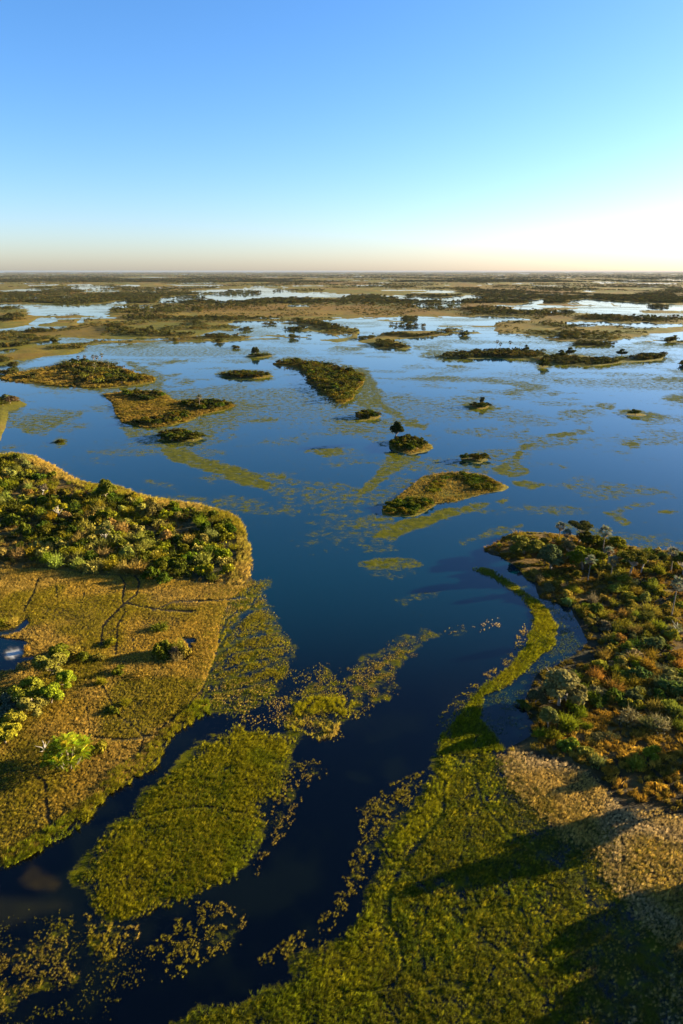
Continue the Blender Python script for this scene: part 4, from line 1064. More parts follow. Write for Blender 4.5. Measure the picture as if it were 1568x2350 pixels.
ring = [(-3.6, .4, 3.8, 4.6, (.12, .12, .008), 'bright leafy bush forming the round bush island'), (-1.6, 1.8, 4.4, 5.0, (.10, .105, .010), 'dense olive bush at the back of the round bush island'), (1.2, 2.0, 4.2, 4.6, (.13, .12, .012), 'sunlit bush at the back of the round bush island'),
        (3.4, .4, 4.0, 4.4, (.20, .15, .018), 'golden bush facing the sun on the round bush island'), (.4, -.6, 3.6, 3.2, (.15, .10, .045), 'greyish twiggy bush in the middle of the round bush island'), (-2.2, -1.6, 3.0, 3.0, (.11, .11, .01), 'small green bush before the round bush island'),
        (1.6, -2.4, 3.2, 2.8, (.20, .15, .045), 'pale straw coloured bush before the round bush island')]
for dx, dy, w, h, c, lb in ring: shrub(gx + dx, gy + dy, w, h, c, lb, None)
row = [(450, 400, 6.5, 6.0, MDG, 'round', 'bright palm like tree heading the tree row on the flood plain'), (400, 500, 8.5, 7.5, (.11, .10, .014), 'round', 'broad olive tree in the middle of the tree row'), (500, 590, 6.0, 4.6, BRG, 'round', 'low bright green tree on the sunny side of the tree row'),
       (240, 690, 8.0, 7.0, (.11, .11, .009), 'round', 'full olive green tree in the tree row'), (390, 710, 6.5, 5.8, BRG, 'round', 'glossy dark green tree on the sunny side of the tree row'), (270, 790, 7.0, 5.5, (.14, .12, .02), 'round', 'pale olive tree at the lower part of the tree row'),
       (100, 880, 6.0, 4.4, (.15, .13, .012), 'round', 'yellowish low tree near the end of the tree row'), (45, 1010, 6.5, 5.0, (.16, .14, .01), 'round', 'golden green tree closing the tree row')]
for i, (x, y, w, h, c, s, lb) in enumerate(row): tree(*at('l', x, y), h, w, tuple(v * 1.35 for v in c), lb, shape=s, k=10 + i % 4, n=2200, leaf=.40)
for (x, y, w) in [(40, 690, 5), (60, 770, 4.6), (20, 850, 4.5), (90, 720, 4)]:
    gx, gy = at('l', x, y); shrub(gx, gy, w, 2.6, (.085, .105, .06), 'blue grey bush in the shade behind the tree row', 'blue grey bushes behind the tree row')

FEATHER = [feather_frond(800 + s, LEAF_O) for s in range(4)]
def date_palm_thicket(x, y, label, rad=5.2, rings=((0, 1, 5.4), (.42, 6, 4.6), (.85, 12, 2.9)), nfr=14):
    r = bpy.data.objects.new('date_palm_thicket', None); COL.objects.link(r)
    r.location = (x, y, max(zat(x, y), 0) - .05); tag(r, label, 'palm thicket')
    for q, cnt, h in rings:
        for i in range(cnt):
            a = 6.283 * i / cnt + random.uniform(-.25, .25)
            bx_, by_ = q * rad * .45 * math.cos(a), q * rad * .45 * math.sin(a)
            tx, ty, tz = q * rad * .85 * math.cos(a), q * rad * .85 * math.sin(a), h * random.uniform(.7, 1.15)
            v, f = tube([(bx_, by_, -.2), ((bx_ + tx) / 2, (by_ + ty) / 2, tz * .6), (tx, ty, tz)], [.16, .13, .12], 6)
            b = MB(); b.add(v, f)
            s = link('stem', b.mesh('stem', BARK, True), r)
            for j in range(nfr):
                fo = link('frond', FEATHER[random.randrange(4)], s)
                fo.location = (tx, ty, tz)
                t = j / nfr
                fo.rotation_euler = (random.uniform(-.3, .3), -math.radians(62) + 1.45 * t + random.uniform(-.12, .12), j * 2.4 + random.uniform(-.2, .2))
                sz = random.uniform(.75, 1.1); fo.scale = (sz, sz, sz); fo.color = (*jit((.20, .22, .010), .25), 1)
    return r
date_palm_thicket(*at('l', 520, 1165), 'large round thicket of feathery bright green date palms by the dark pool')

# --- wooded bank on the right
FAN = [fan_frond(820 + s, LEAF_O) for s in range(3)]
def fan_palm(key, bx_, by_, h, label, col=SILV, nfr=24, size=1.25, group=None):
    x, y = at(key, bx_, by_)
    r = bpy.data.objects.new('fan_palm', None); COL.objects.link(r)
    r.location = (x, y, max(zat(x, y), 0) - .05); tag(r, label, 'palm tree', group)
    lx, ly = random.uniform(-.4, .4), random.uniform(-.4, .4)
    v, f = tube([(0, 0, -.3), (lx * .3, ly * .3, h * .35), (lx * .7, ly * .7, h * .7), (lx, ly, h)], [.24, .17, .19, .14], 8)
    b = MB(); b.add(v, f); link('trunk', b.mesh('trunk', BARK, True), r)
    for j in range(nfr):
        fo = link('frond', FAN[j % 3], r); fo.location = (lx, ly, h)
        t = j / nfr
        fo.rotation_euler = (random.uniform(-.5, .5), -math.radians(75) + 2.0 * t + random.uniform(-.15, .15), j * 2.4 + random.uniform(-.2, .2))
        s = size * random.uniform(.85, 1.15); fo.scale = (s, s, s); fo.color = (*jit(col, .2), 1)
    for j in range(9):
        fo = link('dead_frond', FAN[j % 3], r); fo.location = (lx, ly, h - .25)
        fo.rotation_euler = (random.uniform(-.3, .3), math.radians(68) + random.uniform(-.15, .15), j * .7); fo.scale = (size * .8,) * 3; fo.color = (.17, .105, .045, 1)
    return r
fan_palm('i', 605, 150, 5.5, 'short pale fan palm on the far shore of the wooded bank')
fan_palm('i', 945, 262, 9.0, 'tall fan palm with a bare dark trunk against the blue water', (.15, .155, .09), size=1.5)
fan_palm('i', 660, 200, 5.0, 'small silvery fan palm next to the dark spreading trees')
fan_palm('i', 830, 470, 7.6, 'silvery fan palm before the bright green tree')
fan_palm('i', 985, 380, 6.8, 'silvery fan palm crowding another between green trees', group='pair of fan palms between green trees')
fan_palm('i', 1008, 440, 6.0, 'silvery fan palm crowding another between green trees', group='pair of fan palms between green trees')
fan_palm('i', 1472, 400, 7.4, 'grey fan palm beside the low golden shore bushes')
fan_palm('i', 1475, 755, 11.5, 'very tall slender fan palm rising from yellow cushion bushes', size=1.4)
T = [(335, 262, 6.6, 11.5, (.12, .11, .016), 'round', True, 'wide low tree with a white trunk at the point of the wooded bank'), (545, 385, 8.6, 9.5, (.065, .080, .028), 'round', False, 'blue green rounded tree on the wooded bank'),
     (672, 300, 7.5, 5.5, (.12, .10, .035), 'tall', True, 'greyish upright tree between the rounded trees'), (790, 380, 8.6, 8.0, (.105, .115, .008), 'round', False, 'bright yellow green tree behind the silvery fan palm'),
     (890, 360, 6.2, 6.0, (.13, .13, .009), 'round', False, 'small bright tree beside the tall fan palm'), (1152, 440, 8.0, 7.5, (.085, .075, .010), 'umbrella', True, 'umbrella shaped tree with a pale trunk on the wooded bank'),
     (1238, 415, 7.2, 6.0, (.085, .080, .012), 'umbrella', True, 'slim umbrella tree with a white trunk on the wooded bank'), (760, 180, 7.2, 7.5, (.05, .05, .012), 'umbrella', False, 'dark flat topped tree on the far shore of the wooded bank'),
     (830, 205, 6.0, 7.0, (.055, .055, .008), 'round', False, 'dark rounded tree on the far shore of the wooded bank'), (900, 215, 5.0, 8.0, (.095, .090, .008), 'round', False, 'olive rounded tree under the tall fan palm'),
     (470, 230, 5.0, 6.0, (.12, .105, .012), 'round', False, 'tawny green low tree beside the rusty clearing'), (1060, 225, 4.6, 8.0, (.12, .115, .008), 'round', False, 'sunny olive tree along the far shore of the wooded bank'),
     (1565, 430, 8.5, 7.0, (.08, .08, .012), 'open', True, 'leaning pale trunked tree at the inner wooded bank')]
for i, (x, y, h, w, c, s, pale, lb) in enumerate(T): tree(*at('i', x, y), h * 1.12, w * 1.2, c, lb, shape=s, pale=pale, k=20 + i % 5, n=2000)
# tree cluster on the lagoon
K = [(500, 500, 10.5, 11.0, (.17, .145, .045), 'round', True, 'large pale feathery tree over the lagoon'), (300, 480, 4.0, 5.5, (.09, .08, .03), 'round', True, 'half bare grey tree leaning over the lagoon'),
     (410, 690, 5.8, 5.2, (.13, .13, .03), 'round', False, 'pale green tree before the large feathery tree'), (560, 480, 7.5, 5.5, (.12, .11, .04), 'tall', True, 'grey green upright tree beside the large feathery tree')]
for i, (x, y, h, w, c, s, pale, lb) in enumerate(K): tree(*at('k', x, y), h, w, c, lb, shape=s, pale=pale, k=26 + i, n=2200)
for (x, y, w, h, c, lb) in [(700, 390, 4.0, 2.8, BRG, 'bright green bush behind the large feathery tree'), (640, 530, 5.0, 4.0, BRG, 'glossy green bush between the feathery tree and scrub'), (570, 700, 5.2, 4.6, (.13, .145, .008), 'bright yellow green bush at the foot of the tree cluster'),
                            (690, 600, 3.6, 2.4, BRG, 'small bright bush beside the tree cluster'), (330, 760, 3.4, 2.4, BRG, 'bright bush at the lagoon edge'), (455, 780, 4.0, 2.6, YLG, 'yellow green bush at the lagoon edge'), (200, 510, 3.6, 1.8, (.07, .08, .012), 'low bush hanging over the lagoon bank'),
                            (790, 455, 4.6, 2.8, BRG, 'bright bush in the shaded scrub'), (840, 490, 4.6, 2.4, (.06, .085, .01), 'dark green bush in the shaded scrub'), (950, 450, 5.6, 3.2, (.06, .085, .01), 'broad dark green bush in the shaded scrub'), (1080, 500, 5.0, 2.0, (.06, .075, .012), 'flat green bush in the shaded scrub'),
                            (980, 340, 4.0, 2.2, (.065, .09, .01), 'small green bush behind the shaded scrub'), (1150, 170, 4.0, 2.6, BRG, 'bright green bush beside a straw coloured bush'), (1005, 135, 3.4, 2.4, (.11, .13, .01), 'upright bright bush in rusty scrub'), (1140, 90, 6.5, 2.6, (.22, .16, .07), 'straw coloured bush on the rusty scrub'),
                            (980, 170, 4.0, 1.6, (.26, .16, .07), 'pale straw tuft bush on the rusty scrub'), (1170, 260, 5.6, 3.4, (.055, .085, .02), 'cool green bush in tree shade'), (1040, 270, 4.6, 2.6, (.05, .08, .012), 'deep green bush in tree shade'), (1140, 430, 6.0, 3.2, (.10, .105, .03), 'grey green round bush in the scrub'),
                            (1120, 640, 6.2, 3.4, (.15, .125, .05), 'grey tan cushion bush by the orange scrub'), (1290, 700, 6.6, 3.6, (.12, .115, .03), 'grey round bush in front of a pale one'), (1360, 700, 5.4, 4.0, (.19, .16, .07), 'pale ball shaped bush lit by the sun'), (1450, 290, 7.0, 3.6, (.15, .14, .035), 'large pale grey bush in the scrub'),
                            (1500, 400, 7.5, 4.2, (.07, .10, .02), 'large blue green bush in the scrub'), (1515, 590, 6.2, 4.0, (.13, .14, .02), 'bright rounded bush near a grey bush'), (1280, 930, 4.4, 3.2, (.15, .17, .012), 'spiky bright green bush in the orange scrub'), (1160, 1030, 4.6, 3.4, (.14, .16, .015), 'spiky green bush in front of the orange scrub'),
                            (830, 1000, 4.4, 2.8, (.12, .13, .03), 'grey green bush between tan grass and orange scrub'), (570, 870, 4.4, 3.0, (.10, .13, .012), 'green bush at the upper end of the tan grass'), (740, 920, 3.6, 2.4, (.15, .14, .02), 'small yellow bush at the upper end of the tan grass'), (740, 700, 2.8, 2.0, BRG, 'small green bush in brown scrub'),
                            (1540, 700, 4.4, 2.6, (.16, .17, .015), 'bright yellow green bush in the orange scrub'), (870, 790, 5.0, 1.8, (.10, .085, .025), 'flat olive cushion in brown scrub'), (960, 790, 4.2, 1.8, (.12, .11, .03), 'flat pale cushion in brown scrub'), (650, 270, 3.6, 2.0, BRG, 'green bush behind the large feathery tree and lagoon')]:
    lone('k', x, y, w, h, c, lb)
YEL = (.20, .17, .020)
for (x, y, w) in [(1060, 555, 5.5), (1160, 615, 5.5), (1170, 665, 5), (1310, 715, 6), (1200, 755, 5), (1300, 780, 5), (1195, 700, 4), (1370, 750, 5), (910, 705, 4.5), (955, 620, 4.5), (1360, 560, 4.5), (1420, 585, 4), (1510, 630, 5), (1440, 685, 5), (1490, 735, 5.5),
                  (1050, 850, 4.5), (1165, 850, 4.5), (1030, 910, 4.5), (1095, 860, 3.5), (1480, 790, 4), (1540, 680, 4.5), (845, 760, 3.5), (1010, 545, 4)]:
    gx, gy = at('i', x, y); shrub(gx, gy, w * .9, w * .55, jit(YEL, .15), 'straw yellow cushion bush on the slope behind the lagoon', 'yellow cushion bushes on the wooded bank')
for (x, y, w, c, lb) in [(800, 690, 4.5, BRG, 'vivid green bush near the lagoon head'), (690, 640, 3.5, BRG, 'small vivid green bush near the lagoon head'), (1200, 1000, 6, (.05, .085, .01), 'dark green bush beside the grey one in the scrub'), (1330, 985, 8, (.11, .12, .03), 'wide grey green bush above the shaded scrub'), (1500, 870, 6, (.12, .125, .05), 'silver grey bush by the dead branches')]:
    gx, gy = at('i', x, y); shrub(gx, gy, w, w * .55, c, lb, None)
WOODED = J(P('i', 60, 235, 180, 150, 300, 110, 420, 130, 560, 150, 800, 160, 1100, 215, 1568, 265), P('o', 1700, 1290, 1760, 1800, 1560, 1700), P('k', 1400, 560, 1000, 540, 750, 400, 700, 200), P('i', 900, 960, 800, 800, 700, 690, 560, 600, 470, 500, 400, 440, 330, 390, 200, 300))
bx, by, br = packed(WOODED, 330, .5, 2.5, 14000, lambda x, y: (.05 + .95 * sstep(.45, .6, fbm(x, y, 16, 520, 3))) * np.where(pixel(x, y)[1] < 1330, 1, .55))
small = []
rk = [((.18, .155, .013), 'dusky olive bush under the trees of the wooded bank', 'olive bushes on the wooded bank'), ((.085, .10, .012), 'dark green bush under the trees of the wooded bank', 'dark bushes on the wooded bank'),
      ((.21, .155, .022), 'tawny golden bush under the trees of the wooded bank', 'tawny bushes on the wooded bank'), ((.12, .125, .04), 'grey green bush under the trees of the wooded bank', 'grey bushes on the wooded bank')]
for i, (x, y, r) in enumerate(zip(bx, by, br)):
    px, py, _ = pixel(x, y); q = random.random()
    back = py < 1330
    k = (2 if q < .4 else 0 if q < .8 else 1) if back else (3 if q < .2 else 0 if q < .55 else 1 if q < .65 else 2)
    if i < 110: shrub(x, y, r * 2.1, r * random.uniform(1.1, 1.6), jit(rk[k][0]), rk[k][1], rk[k][2])
    else: small.append((x, y, r, rk[k][0]))
small_shrubs(small, 'bank_bushes', 'small mixed bushes filling the wooded bank')
# bleached dead tree
def dead_tree(key, x, y, label, s=1.0):
    gx, gy = at(key, x, y); b = MB(); rng = np.random.default_rng(int(x))
    for i in range(7):
        a = rng.random() * 6.283; e = np.array([math.cos(a) * 2.2, math.sin(a) * 2.2, 1.0 + 1.6 * rng.random()]) * s
        v, f = tube([(0, 0, -.1), e * .45 + rng.normal(size=3) * .2, e], [.16 * s, .10 * s, .03 * s], 5); b.add(v, f)
    o = link('dead_tree', b.mesh('dead_tree', PALE, True)); o.location = (gx, gy, max(zat(gx, gy), 0)); tag(o, label, 'dead tree')
dead_tree('i', 1545, 880, 'bleached fallen dead tree on the slope behind the lagoon', 1.5)
dead_tree('l', 335, 1065, 'small bleached dead branch beside the date palm thicket', .8)
dead_tree('k', 390, 480, 'tangle of grey dead limbs in the tree cluster over the lagoon', 1.0)
# trees just past the right edge that throw the long shadows over the reed bed
for (x, y, h, w, lb) in [(1625, 1845, 13, 9, 'tall dark tree in the tan grass throwing a long shadow over the reed bed'), (1720, 2010, 8.5, 7, 'broad tall tree beside the tan grass shading the wet reeds'), (1720, 2075, 7.5, 9, 'low spreading tree past the tan grass near the wet ground'), (1790, 2130, 9.5, 8, 'tall tree past the tan grass shading the dark wet ground'), (1850, 2165, 8, 11, 'broad tree past the tan grass shading the dark wet ground'), (1760, 2230, 6.5, 9, 'small broad tree at the far side of the wet ground'), (1860, 2270, 9, 8, 'rounded tree at the far side of the wet ground'), (1700, 1700, 10, 8, 'rounded tree behind the orange scrub')]:
    gx, gy = ground(x, y); tree(float(gx), float(gy), h, w, MDG, lb, shape='round', k=1, n=2600)

# ------------------------------------------------------------------ islands: trees one by one
CANOPY = []
def island(nm, n, hr, wr, cols, label, group, region=None, tries=4000, keep=99):
    poly = region if region is not None else ISLANDS[nm]
    xs, ys, rs = packed(poly, n, wr[0] / 2, wr[1] / 2, tries)
    for i, (x, y, r) in enumerate(zip(xs, ys, rs)):
        c = jit(cols[random.randrange(len(cols))], .25)
        h = hr[0] + (hr[1] - hr[0]) * random.random() ** 1.5
        if i >= keep: CANOPY.append((x, y, r, c, h))
        elif h < 3.2: shrub(x, y, r * 2.3, h, c, label, group, 'island_bush', 'bush')
        else: tree(x, y, h, r * 2.3, c, label, group, k=30 + random.randrange(4), n=700, leaf=.62, name='island_tree')
ID = [(.040, .042, .006), (.055, .055, .006), (.072, .070, .007)]
island('lens', 42, (1.6, 3.1), (3.0, 5.5), [(.05, .06, .006), (.085, .085, .007)], 'dark green bush at the broad end of the lens shaped island', 'bushes at the broad end of the lens island', P('d', 440, 425, 560, 410, 650, 425, 715, 455, 710, 490, 640, 500, 590, 480, 560, 450, 470, 445))
island('lens', 32, (1.6, 3.1), (3.0, 5.5), [(.05, .06, .006), (.09, .09, .007)], 'leafy bush at the pointed end of the lens shaped island', 'bushes at the pointed end of the lens island', P('d', 190, 585, 235, 545, 330, 530, 410, 535, 400, 570, 330, 602, 240, 604))
island('lens', 14, (1.2, 2.0), (2.0, 3.6), [(.10, .10, .008)], 'small bush on the orange grass of the lens shaped island', 'small bushes on the lens island grass', P('d', 380, 490, 440, 430, 480, 460, 450, 500, 400, 510))
tree(*at('d', 245, 262), 11.5, 9.5, (.030, .034, .006), 'tall dark spreading tree on the small island', k=34, n=2200, leaf=.6, shape='tall', trunk=.35)
island('tall', 22, (3.3, 4.8), (4.0, 6.5), ID, 'rounded dark canopy tree below the tall tree on the small island', 'canopy trees of the tall tree island', P('d', 222, 268, 262, 256, 340, 258, 390, 278, 395, 296, 330, 318, 245, 308))
island('pill', 12, (3.4, 5), (4, 6.5), ID, 'dense dark tree on the pill shaped islet', 'trees on the pill shaped islet')
island('lone', 10, (3.2, 4), (3.5, 6), ID, 'low dark tree on the islet with one taller tree', 'low trees on the islet with one taller tree')
tree(*at('d', 642, 102), 7.5, 5, (.03, .033, .006), 'taller mop headed tree on a low dark islet', shape='tall', k=35, n=800, leaf=.6)
island('knob', 10, (3.2, 4.4), (3.5, 6), ID, 'dark rounded tree on the lopsided islet in open water', 'trees on the lopsided islet')
island('dot', 5, (3.3, 5), (5, 8), ID, 'dark tree on the reed ringed islet', 'trees on the reed ringed islet')
island('kite', 150, (3.6, 6.5), (5, 8.5), ID, 'dark canopy tree on the wedge shaped wooded island', 'canopy trees of the wedge island', tries=9000, keep=60)
island('oval', 34, (3.4, 5), (4.5, 8), ID, 'dark canopy tree on the low oval island', 'canopy trees of the oval island')
island('mirror', 9, (3.3, 4), (5, 8), ID, 'low dark tree on the islet mirrored in calm water', 'low trees on the mirrored islet')
tree(*at('a', 1172, 438), 12.5, 10, ID[0], 'tall round tree mirrored in calm water beside its islet', k=36, n=900, leaf=.9)
island('grove', 90, (3.6, 7), (5, 9), ID + [(.10, .085, .012)], 'canopy tree in the palm topped grove', 'canopy trees of the grove island', P('a', 270, 475, 320, 462, 400, 470, 520, 485, 620, 520, 700, 545, 690, 560, 600, 570, 480, 582, 380, 575, 330, 530, 280, 500), tries=6000, keep=40)
for (x, y, h) in [(360, 476, 7), (392, 474, 7), (432, 480, 9), (447, 478, 8), (470, 476, 9.5), (436, 520, 8), (500, 515, 8)]:
    fan_palm('a', x, y, h, 'fan palm rising above the grove island', (.10, .095, .05), 14, 1.5, 'palms over the grove island')
island('spine', 30, (3.4, 5.2), (4, 7), ID, 'dark tree on the tip of the island with the lone palm', 'trees at the tip of the lone palm island', P('c', 830, 92, 880, 82, 980, 82, 1090, 100, 1030, 118, 930, 132, 850, 112))
island('spine', 22, (3.4, 5), (4, 7), ID, 'dark tree at the back of the island with the lone palm', 'trees at the back of the lone palm island', P('c', 560, 48, 640, 36, 740, 42, 760, 70, 690, 88, 590, 70))
island('spine', 22, (3.2, 4.4), (3.5, 6), ID, 'dark tree in the front row of the island with the lone palm', 'front trees of the lone palm island', P('c', 580, 185, 720, 160, 830, 130, 880, 150, 800, 188, 690, 200))
fan_palm('c', 918, 118, 8.8, 'lone fan palm standing over dark trees on the spine shaped island', (.11, .10, .05), 16, 1.5)
island('raft', 24, (3.2, 4.4), (4, 6.5), ID, 'dark tree on the raft shaped island', 'trees on the raft shaped island')
island('tuft', 3, (2.2, 3.0), (3.5, 5), ID, 'dark bush on the tiny islet in the blue channel', 'bushes on the tiny islet')
island('hem', 8, (3.4, 6), (6, 10), ID + [(.10, .07, .03)], 'dark tree on the tawny shore left of the blue channel', 'trees on the tawny shore', P('c', -40, 75, 40, 72, 75, 95, 30, 112, -40, 115))
for (x, y, h, w) in [(712, 407, 9.5, 1), (728, 410, 7, 1), (772, 409, 9, 1), (845, 420, 8, 8), (1046, 434, 8, 13), (1005, 447, 8, 13), (1285, 437, 7, 13), (925, 491, 7, 12)]:
    px_ = at('b', x, y)
    if w > 2: tree(*px_, h, w, ID[0], 'dark rounded tree standing out on the long low island', 'rounded trees of the long island', k=37, n=500, leaf=1.1, name='island_tree')
    else: fan_palm('b', x, y, h, 'fan palm mirrored in water by the long low island', (.07, .065, .03), 12, 1.7, 'palms on the long island')

# ------------------------------------------------------------------ the far woods and bushes
FT = src_collection('far_trees', [far_tree_mesh(900 + s, LEAF_I, 'bush') for s in range(7)] + [far_tree_mesh(910 + s, LEAF_I, 'tree') for s in range(2)] + [far_tree_mesh(920, LEAF_I, 'umbrella')])
FB = src_collection('far_bushes', [far_tree_mesh(930 + s, LEAF_I, 'bush', 90) for s in range(4)])

def far_scatter(name, label, x, y, h, wide, coll, base=(.042, .042, .010)):
    n = len(x); z = np.maximum(terrain_z(x, y), 0) - .1
    rot = np.zeros((n, 3)); rot[:, 2] = RNG.uniform(0, 6.28, n)
    s = np.stack([h * wide, h * wide, h], -1)
    c = np.array(base) * RNG.uniform(.6, 1.7, (n, 1)) * np.array([1, 1, 1])
    warm = RNG.random(n) < .2; c[warm] = c[warm] * np.array([1.7, 1.2, 1.0])
    scatter(name, label, 'trees', np.stack([x, y, z], -1), rot, s, c, coll)

def bunch(poly, n, hr, wide=1.0, wob=3.0):
    gx, gy = ground(poly[:, 0], poly[:, 1])
    x = RNG.uniform(gx.min(), gx.max(), n * 12); y = RNG.uniform(gy.min(), gy.max(), n * 12)
    px, py, _ = pixel(x, y)
    k = np.nonzero(sd_poly(px, py, poly, 14) + (fbm(x, y, 40, 701, 3) - .5) * wob > 0)[0][:n]
    return x[k], y[k], hr[0] + (hr[1] - hr[0]) * RNG.random(len(k)) ** 2, RNG.uniform(.8, 1.5, len(k)) * wide

_c = np.array([(x, y, h, 2 * r / h) for x, y, r, c, h in CANOPY])
far_scatter('island_canopy', 'smaller trees filling the canopy of the wooded islands', _c[:, 0], _c[:, 1], _c[:, 2], _c[:, 3] * .8, FB, (.055, .055, .007))
BUNCH = [('b', (430, 445, 560, 430, 720, 412, 930, 428, 930, 445, 840, 452, 700, 448, 560, 450), 240, (5, 11)), ('b', (900, 455, 1000, 450, 1180, 455, 1280, 460, 1270, 470, 1190, 482, 1000, 478, 900, 466), 200, (4, 9)),
         ('b', (1300, 455, 1380, 440, 1480, 438, 1470, 455, 1380, 464), 80, (5, 10)), ('b', (150, 385, 190, 375, 250, 385, 325, 402, 280, 409, 170, 404), 90, (5, 10)), ('b', (80, 362, 150, 350, 160, 358, 100, 366), 30, (5, 10)),
         ('b', (200, 345, 250, 335, 330, 345, 440, 340, 450, 346, 330, 354, 210, 350), 70, (5, 10)), ('b', (460, 330, 500, 325, 500, 333, 465, 334), 14, (6, 10)), ('b', (1060, 388, 1100, 379, 1200, 381, 1250, 388, 1200, 394, 1090, 394), 90, (4, 8)),
         ('b', (1000, 350, 1080, 345, 1100, 358, 1010, 360), 40, (6, 11)), ('b', (545, 348, 565, 341, 583, 346, 565, 351), 10, (8, 13)), ('b', (190, 300, 300, 292, 400, 303, 380, 312, 250, 308), 50, (5, 11)),
         ('b', (265, 272, 350, 262, 350, 275, 290, 278), 40, (6, 12)), ('b', (1100, 262, 1250, 255, 1568, 270, 1568, 284, 1300, 282, 1100, 275), 200, (7, 14)), ('b', (870, 295, 1000, 290, 1200, 305, 1100, 312, 900, 302), 70, (5, 10)),
         ('b', (480, 195, 600, 180, 760, 182, 770, 192, 600, 198, 490, 202), 160, (9, 16)), ('b', (560, 225, 700, 215, 820, 235, 1060, 240, 1060, 252, 800, 256, 600, 248), 260, (8, 16)), ('b', (930, 180, 1000, 168, 1120, 178, 1100, 184, 940, 186), 90, (8, 14)),
         ('b', (0, 165, 130, 160, 260, 190, 480, 215, 600, 225, 480, 232, 300, 222, 100, 212, 0, 205), 330, (9, 17)), ('b', (1000, 335, 1060, 330, 1180, 345, 1100, 348, 1010, 342), 40, (5, 9)), ('b', (1380, 215, 1450, 205, 1520, 215, 1460, 222), 50, (8, 14)),
         ('b', (1480, 372, 1530, 362, 1530, 376, 1490, 380), 20, (7, 12)), ('b', (1560, 480, 1600, 470, 1640, 490, 1570, 496), 20, (6, 10)),
         ('a', (490, 235, 560, 215, 720, 212, 900, 195, 1050, 195, 1250, 180, 1500, 185, 1568, 190, 1568, 208, 1250, 205, 1100, 225, 850, 240, 700, 255, 560, 250), 620, (8, 16)), ('a', (560, 262, 640, 255, 800, 268, 1000, 262, 1300, 268, 1150, 275, 900, 275, 700, 276, 570, 270), 240, (7, 13)),
         ('a', (490, 332, 500, 298, 560, 302, 620, 325, 700, 320, 800, 340, 900, 338, 880, 350, 690, 352, 580, 350, 540, 335), 170, (6, 12)), ('a', (940, 352, 1010, 348, 1095, 352, 1060, 361, 980, 360), 60, (5, 10)), ('a', (110, 335, 160, 318, 200, 326, 260, 325, 200, 335, 130, 338), 60, (5, 11)),
         ('a', (65, 358, 110, 351, 160, 353, 110, 360), 36, (4, 8)), ('a', (160, 370, 190, 360, 225, 365, 190, 373), 20, (6, 9)), ('a', (225, 380, 250, 370, 270, 378, 250, 383), 14, (7, 14)), ('a', (-40, 395, 60, 388, 170, 382, 100, 396, -40, 405), 70, (6, 11)),
         ('a', (-40, 462, 20, 452, 62, 464, 20, 472, -40, 474), 30, (6, 10)), ('a', (38, 492, 60, 480, 90, 490, 60, 498), 14, (6, 10)), ('a', (-20, 522, 40, 512, 80, 518, 30, 528, -20, 530), 26, (5, 9)), ('a', (90, 545, 140, 535, 210, 532, 150, 548, 100, 550), 30, (4, 8)),
         ('a', (190, 532, 270, 520, 330, 545, 300, 560, 220, 552), 20, (4, 7)), ('a', (800, 372, 810, 366, 820, 374, 805, 378), 5, (6, 9)), ('a', (985, 380, 1005, 372, 1020, 378, 1000, 383), 8, (7, 11)), ('a', (820, 362, 840, 356, 845, 364, 825, 366), 6, (6, 9)),
         ('a', (1055, 405, 1075, 398, 1100, 405, 1075, 409), 10, (4, 8)), ('a', (1085, 322, 1130, 314, 1155, 322, 1120, 326), 16, (6, 10)), ('a', (1205, 296, 1240, 290, 1270, 297, 1230, 301), 18, (5, 9)), ('a', (1290, 320, 1340, 308, 1400, 315, 1340, 326), 40, (6, 11)),
         ('a', (1320, 360, 1340, 350, 1362, 358, 1340, 362), 10, (7, 11)), ('a', (1340, 275, 1450, 285, 1568, 312, 1568, 330, 1500, 318, 1420, 300), 130, (7, 13)), ('a', (0, 165, 200, 168, 480, 172, 720, 168, 720, 178, 480, 186, 300, 192, 0, 176), 380, (8, 16)),
         ('a', (230, 195, 300, 185, 430, 192, 420, 205, 280, 208), 120, (8, 14)), ('a', (0, 275, 60, 255, 120, 262, 100, 276, 20, 280), 70, (8, 15)), ('a', (0, 218, 60, 215, 110, 222, 40, 230, 0, 230), 50, (7, 12)), ('a', (860, 292, 890, 285, 945, 298, 880, 301), 24, (5, 12)),
         ('a', (980, 155, 1060, 142, 1200, 142, 1190, 160, 1050, 162), 160, (9, 17)), ('a', (1320, 140, 1400, 132, 1490, 138, 1480, 146, 1380, 147), 80, (8, 14)), ('a', (780, 178, 860, 165, 980, 175, 900, 182), 60, (8, 14)),
         ('a', (1250, 140, 1290, 130, 1310, 145, 1260, 150), 30, (8, 13))]
xs, ys, hs, ws = [], [], [], []
for key, fl, n_, hr in BUNCH:
    a_, b_, c_, d_ = bunch(P(key, *fl), int(n_ * 2.2), (hr[0] * .35, hr[1] * .62))
    xs.append(a_); ys.append(b_); hs.append(c_); ws.append(d_)
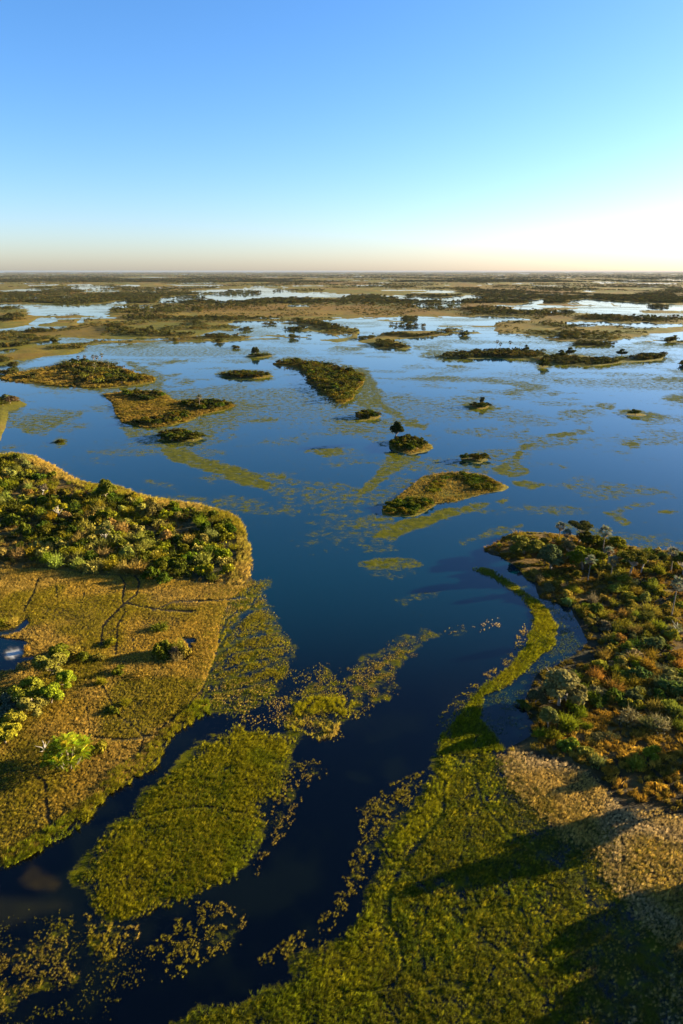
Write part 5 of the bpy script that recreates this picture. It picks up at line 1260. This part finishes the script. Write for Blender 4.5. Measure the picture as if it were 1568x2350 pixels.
far_scatter('far_groves', 'dark groves and bush lines on the islands of the middle distance', np.concatenate(xs), np.concatenate(ys), np.concatenate(hs), np.concatenate(ws) * .8, FT)
# open woodland to the horizon
def far_field(n, y0, y1, seed, scale, thr, soft, hr):
    yo = RNG.uniform(y0, y1, n); xo = RNG.uniform(-260, 1830, n)
    x, y = ground(xo, yo)
    F_ = land_field(x, y)
    m = fbm(x, y * .6, scale, seed, 4)
    k = (F_ > 1) & (RNG.random(n) < sstep(thr - soft, thr + soft, m))
    return x[k], y[k], hr[0] + (hr[1] - hr[0]) * RNG.random(k.sum()) ** 2, RNG.uniform(.8, 1.6, k.sum())
x1, y1, h1, w1 = far_field(80000, 640, 696, 801, 420, .49, .06, (4, 9))
x2, y2, h2, w2 = far_field(50000, 627.5, 648, 802, 900, .43, .08, (6, 13))
x3, y3, h3, w3 = far_field(30000, 680, 805, 803, 60, .52, .06, (1.6, 5.2))
far_scatter('far_woodland', 'blue grey open woodland reaching to the horizon', np.concatenate([x1, x2]), np.concatenate([y1, y2]), np.concatenate([h1, h2]), np.concatenate([w1, w2 * 1.6]), FT)
far_scatter('scattered_bushes', 'scattered dark bushes dotting the flats of the middle distance', x3, y3, h3, w3 * .8, FB)

# ------------------------------------------------------------------ haze
HZ = 64e3
v = np.array([(-HZ, -HZ, -2), (HZ, -HZ, -2), (HZ, HZ, -2), (-HZ, HZ, -2), (-HZ, -HZ, 106), (HZ, -HZ, 106), (HZ, HZ, 106), (-HZ, HZ, 106)])
f = [3, 2, 1, 0, 4, 5, 6, 7, 0, 1, 5, 4, 1, 2, 6, 5, 2, 3, 7, 6, 3, 0, 4, 7]
hm, n, l = newmat('thin_air')
pv = n.new('ShaderNodeVolumePrincipled'); pv.inputs['Density'].default_value = 1.0e-5; pv.inputs['Color'].default_value = (.16, .22, .34, 1); pv.inputs['Anisotropy'].default_value = .0
o_ = n.new('ShaderNodeOutputMaterial'); l.new(pv.outputs[0], o_.inputs['Volume'])
tag(link('haze', mesh_from('haze', v, f, [4] * 6, hm)), kind='stuff')
